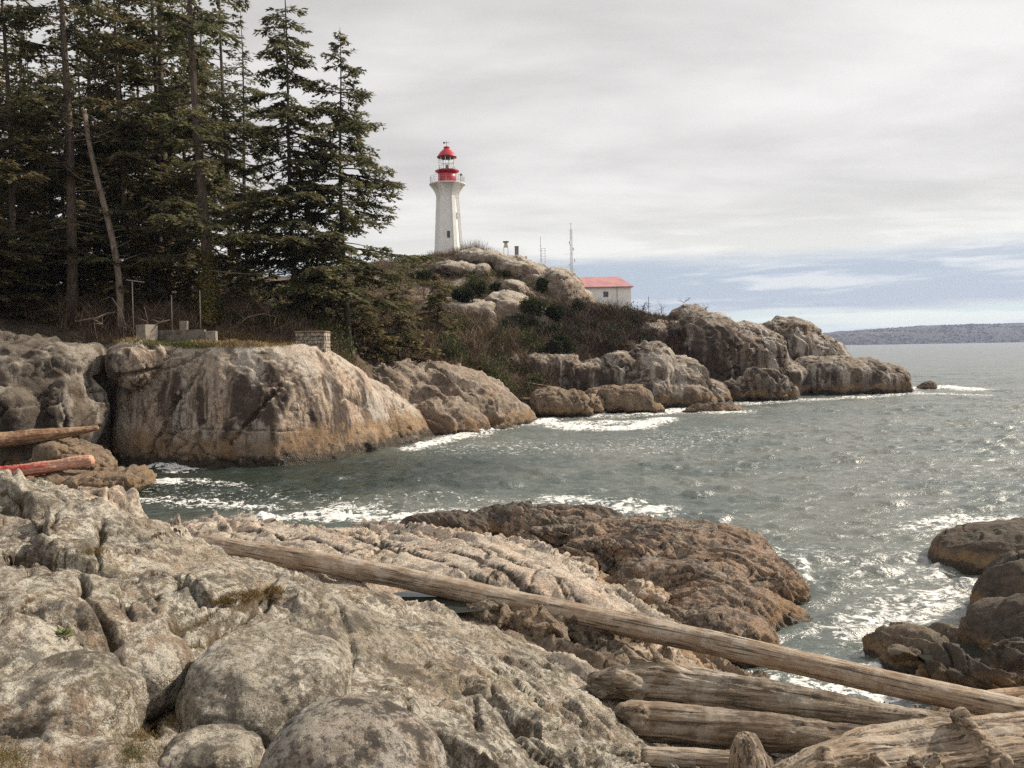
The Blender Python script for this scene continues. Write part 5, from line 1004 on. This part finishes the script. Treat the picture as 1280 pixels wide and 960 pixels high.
p = PX([(-50, 597, 34.5), (20, 589, 34.8), (70, 582, 35.1), (114, 575, 35.4)])
driftwood('driftwood_log', 'weathered red painted log lying near the water at the left edge', [(p, [.25, .26, .26, .23], 14)], .03, m, p[-1] - p[0], amp=.03, seed=19)
p = PX([(612, 476, 79), (650, 483, 78), (705, 491, 77)]); driftwood('driftwood_log', 'long dark beached log slanting in front of the pale ledge', [(p, [.2, .26, .2], 10)], .06, WOOD_DK, p[-1] - p[0], seed=21)
p = PX([(650, 499, 75), (742, 499, 75.2)]); driftwood('plank', 'straight reddish brown plank caught on the brown boulders in the surf', [(p, [.16, .16], 8)], .05, WOOD_B, p[-1] - p[0], 'plank', seed=22)
p = PX([(655, 478, 77.5), (700, 485, 78)]); driftwood('plank', 'thin brown plank lying above the long dark beached log', [(p, [.08, .08], 8)], .04, WOOD_B, p[-1] - p[0], 'plank', seed=23)

# ------------------------------------------------------------------ far shore
FD = 3000
prof = [(700, 434), (985, 431), (1020, 427), (1045, 421), (1070, 417.5), (1100, 415), (1140, 412.5), (1180, 410), (1230, 405), (1280, 403), (1400, 400), (1600, 404), (1900, 409), (2300, 416), (3000, 425)]
pw = np.array([PD(a, b, FD) for a, b in prof]); xs = np.arange(pw[0, 0] + 200, pw[-1, 0], 18.0); hx = np.interp(xs, pw[:, 0], np.maximum(pw[:, 2], -8)); tt = np.linspace(0, 1, 40)
X, T = np.meshgrid(xs, tt, indexing='ij'); Y = FD + 20 - 60 * 0 + T * 1500; Hh = hx[:, None] * (1 - np.exp(-T * 9)) / (1 - math.exp(-9)) * (1 - .2 * T); P = np.stack([X.ravel(), Y.ravel(), Hh.ravel() - 4], 1)
P[:, 2] += 8 * fbm(np.stack([P[:, 0] / 160, P[:, 1] / 160, P[:, 0] * 0], 1), 3, 7) * np.clip(T.ravel() * 6, 0, 1); P[:, 2] = np.where(P[:, 2] > 4, P[:, 2] * 1.22, P[:, 2]) + 2.5
FM = flat_mat('far_slope', (.03, .036, .028), .95, .12, sc_=.002)
tag(nobj('hill', P, grid_faces(len(xs), len(tt)), FM, None, True), 'long low wooded hill on the far side of the strait', kind='structure')
r = np.random.default_rng(77); n = 16000; hr_ = RBF([(0, 0, 0), (1, 0, 0), (0, 1, 0)]) if False else None
tx = r.uniform(xs[0], xs[-1] * .55, n); ttv = r.random(n) ** 1.8; hz_ = np.interp(tx, xs, hx) * (1 - np.exp(-ttv * 9)) * (1 - .2 * ttv) * 1.22 - 3; ty = FD + 20 + ttv * 1500; hh = r.uniform(9, 24, n) * (.7 + .6 * r.random(n)) * .24; kk = 6
an = np.arange(kk) * 2 * math.pi / kk; ring = np.stack([np.cos(an), np.sin(an)], 1); V = np.zeros((n, kk + 1, 3)); wv_ = hh * r.uniform(.6, 1.1, n)
V[:, :kk, 0] = tx[:, None] + ring[None, :, 0] * wv_[:, None]; V[:, :kk, 1] = ty[:, None] + ring[None, :, 1] * wv_[:, None]; V[:, :kk, 2] = hz_[:, None]; V[:, kk] = np.stack([tx, ty, hz_ + hh], 1)
b_ = (np.arange(n) * (kk + 1))[:, None]; Fc = np.concatenate([np.concatenate([b_ + k, b_ + (k + 1) % kk, b_ + kk], 1) for k in range(kk)])
keep = np.interp(tx, xs, hx) > 6; kf = np.tile(keep, kk); tag(nobj('forest', V.reshape(-1, 3), Fc[kf], flat_mat('far_forest', (.03, .036, .028), .95, .12, sc_=.002), None, False), 'dark forest covering the far hill', kind='stuff')
for i, (px, py) in enumerate([(1084, 418), (1092, 419.5), (1101, 416.5), (1071, 421), (1110, 421)]):
    q = PD(px, py, 3050); sh = [5, 4, 5, 3, 4][i]; t = empty('distant_house', (q[0], FD + 15, q[2] - 3), 'tiny pale house among the trees at the left end of the far shore', 'house', 'pale houses on the far shore')
    MB().box(-sh, sh, 0, 10, -8, 4).build('wall', CONC, t); MB().add([(-sh - 1, -1, 4), (sh + 1, -1, 4), (sh + 1, 11, 4), (-sh - 1, 11, 4), (-sh - 1, 5, 7), (sh + 1, 5, 7)], [(3, 2, 1, 0), (0, 1, 5, 4), (1, 2, 5), (2, 3, 4, 5), (3, 0, 4)]).build('roof', flat_mat('far_roof', (.2, .17, .15)) if i == 0 else bpy.data.materials['far_roof'], t)
# ------------------------------------------------------------------ sky, sun, haze
SUN_AZ, SUN_EL = 68, 35        # azimuth from +Y towards +X
def world():
    w = bpy.data.worlds.new('World'); sc.world = w; w.use_nodes = True; nt = w.node_tree; g = G(nt)
    bg = nt.nodes['Background']; out = nt.nodes['World Output']
    sky = g.n('ShaderNodeTexSky', sky_type='NISHITA'); sky.sun_disc = False; sky.sun_elevation = R(SUN_EL); sky.sun_rotation = R(SUN_AZ)
    g.l(sky.outputs[0], bg.inputs[0]); bg.inputs[1].default_value = .1
    d = g.n('ShaderNodeTexCoord').outputs['Generated']; s = g.sep(d); z = s[2]
    zz = g.m('ADD', g.m('MAXIMUM', z, 0), .09)
    cx = g.n('ShaderNodeCombineXYZ'); g.l(g.m('DIVIDE', s[0], zz), cx.inputs[0]); g.l(g.m('DIVIDE', s[1], zz), cx.inputs[1])
    v = cx.outputs[0]
    el = g.m('MULTIPLY', g.m('ARCSINE', z), 57.2958)
    n1 = g.noise(g.scale(v, (.55, 1.0, 1), (0, 0, R(10))), .55, 5, .55, .35); n2 = g.noise(g.scale(v, (.6, 1, 1)), 1.7, 6, .58, .3)
    t = g.m('ADD', g.m('MULTIPLY', n1, .75), g.m('MULTIPLY', n2, .25))
    cloud = g.mix(g.ramp(t, .3, .72), (.47, .455, .44), (.74, .72, .70))
    low = g.mix(g.ramp(n2, .35, .65), (.64, .63, .60), (.74, .73, .69))
    cloud = g.mix(g.ramp(el, 6, 11, 1, 0), cloud, low)
    # bluish gap band near the horizon with thin streaks
    e2 = g.m('ADD', el, g.m('MULTIPLY', g.m('SUBTRACT', n1, .5), 2.2))
    st = g.noise(g.scale(d, (4, 4, 46)), 1.4, 6, .6, .2)
    band = g.mix(g.ramp(st, .46, .72), (.39, .445, .52), (.60, .625, .65))
    m1 = g.m('MULTIPLY', g.ramp(e2, 5.2, 6.6, 1, 0), g.ramp(e2, 1.6, 2.6, 0, 1))
    hz = g.mix(g.ramp(g.noise(g.scale(d, (3, 3, 60)), 1.2, 5, .6), .4, .62), (.56, .67, .66), (.72, .77, .70))
    cloud = g.mix(g.ramp(e2, 2.6, 1.6, 0, 1) if False else g.ramp(e2, 1.5, 2.6, 1, 0), cloud, hz); cloud = g.mix(m1, cloud, band)
    cb = g.n('ShaderNodeBackground'); g.l(cloud, cb.inputs[0]); cb.inputs[1].default_value = 1.0
    mx = g.n('ShaderNodeMixShader'); mx.inputs[0].default_value = .95; g.l(bg.outputs[0], mx.inputs[1]); g.l(cb.outputs[0], mx.inputs[2]); g.l(mx.outputs[0], out.inputs[0])
world()
sd = bpy.data.lights.new('sun', 'SUN'); sd.energy = 5.0; sd.angle = R(1.5); sd.color = (1, .89, .74)
so = bpy.data.objects.new('sun', sd); COL.objects.link(so)
az, el = R(SUN_AZ), R(SUN_EL); sv = Vector((math.sin(az) * math.cos(el), math.cos(az) * math.cos(el), math.sin(el)))
so.rotation_euler = sv.to_track_quat('Z', 'Y').to_euler(); so.location = sv * 200
if HAZE:
    m = bpy.data.materials.new('haze_air'); m.use_nodes = True; nt = m.node_tree; nt.nodes.clear(); g = G(nt)
    o_ = g.n('ShaderNodeOutputMaterial'); v_ = g.n('ShaderNodeVolumePrincipled'); v_.inputs['Color'].default_value = (.55, .63, .92, 1); v_.inputs['Density'].default_value = HAZE
    v_.inputs['Anisotropy'].default_value = .2; g.l(v_.outputs[0], o_.inputs['Volume'])
    b = MB().box(-12900, 12900, -12900, 12900, -6, 125); ho = b.build('haze', m); tag(ho, 'thin bluish sea haze over the water', kind='stuff'); ho.display_type = 'WIRE'
vs = sc.view_settings; vs.view_transform = 'Standard'; vs.look = 'None'; vs.exposure = 0.4; vs.gamma = 1
cy = sc.cycles; cy.use_denoising = False; cy.max_bounces = 5; cy.diffuse_bounces = 3; cy.glossy_bounces = 3; cy.transmission_bounces = 3; cy.transparent_max_bounces = 6; cy.volume_bounces = 0
cy.use_adaptive_sampling = True; cy.adaptive_threshold = .012; cy.sample_clamp_indirect = 6; cy.sample_clamp_direct = 2.0
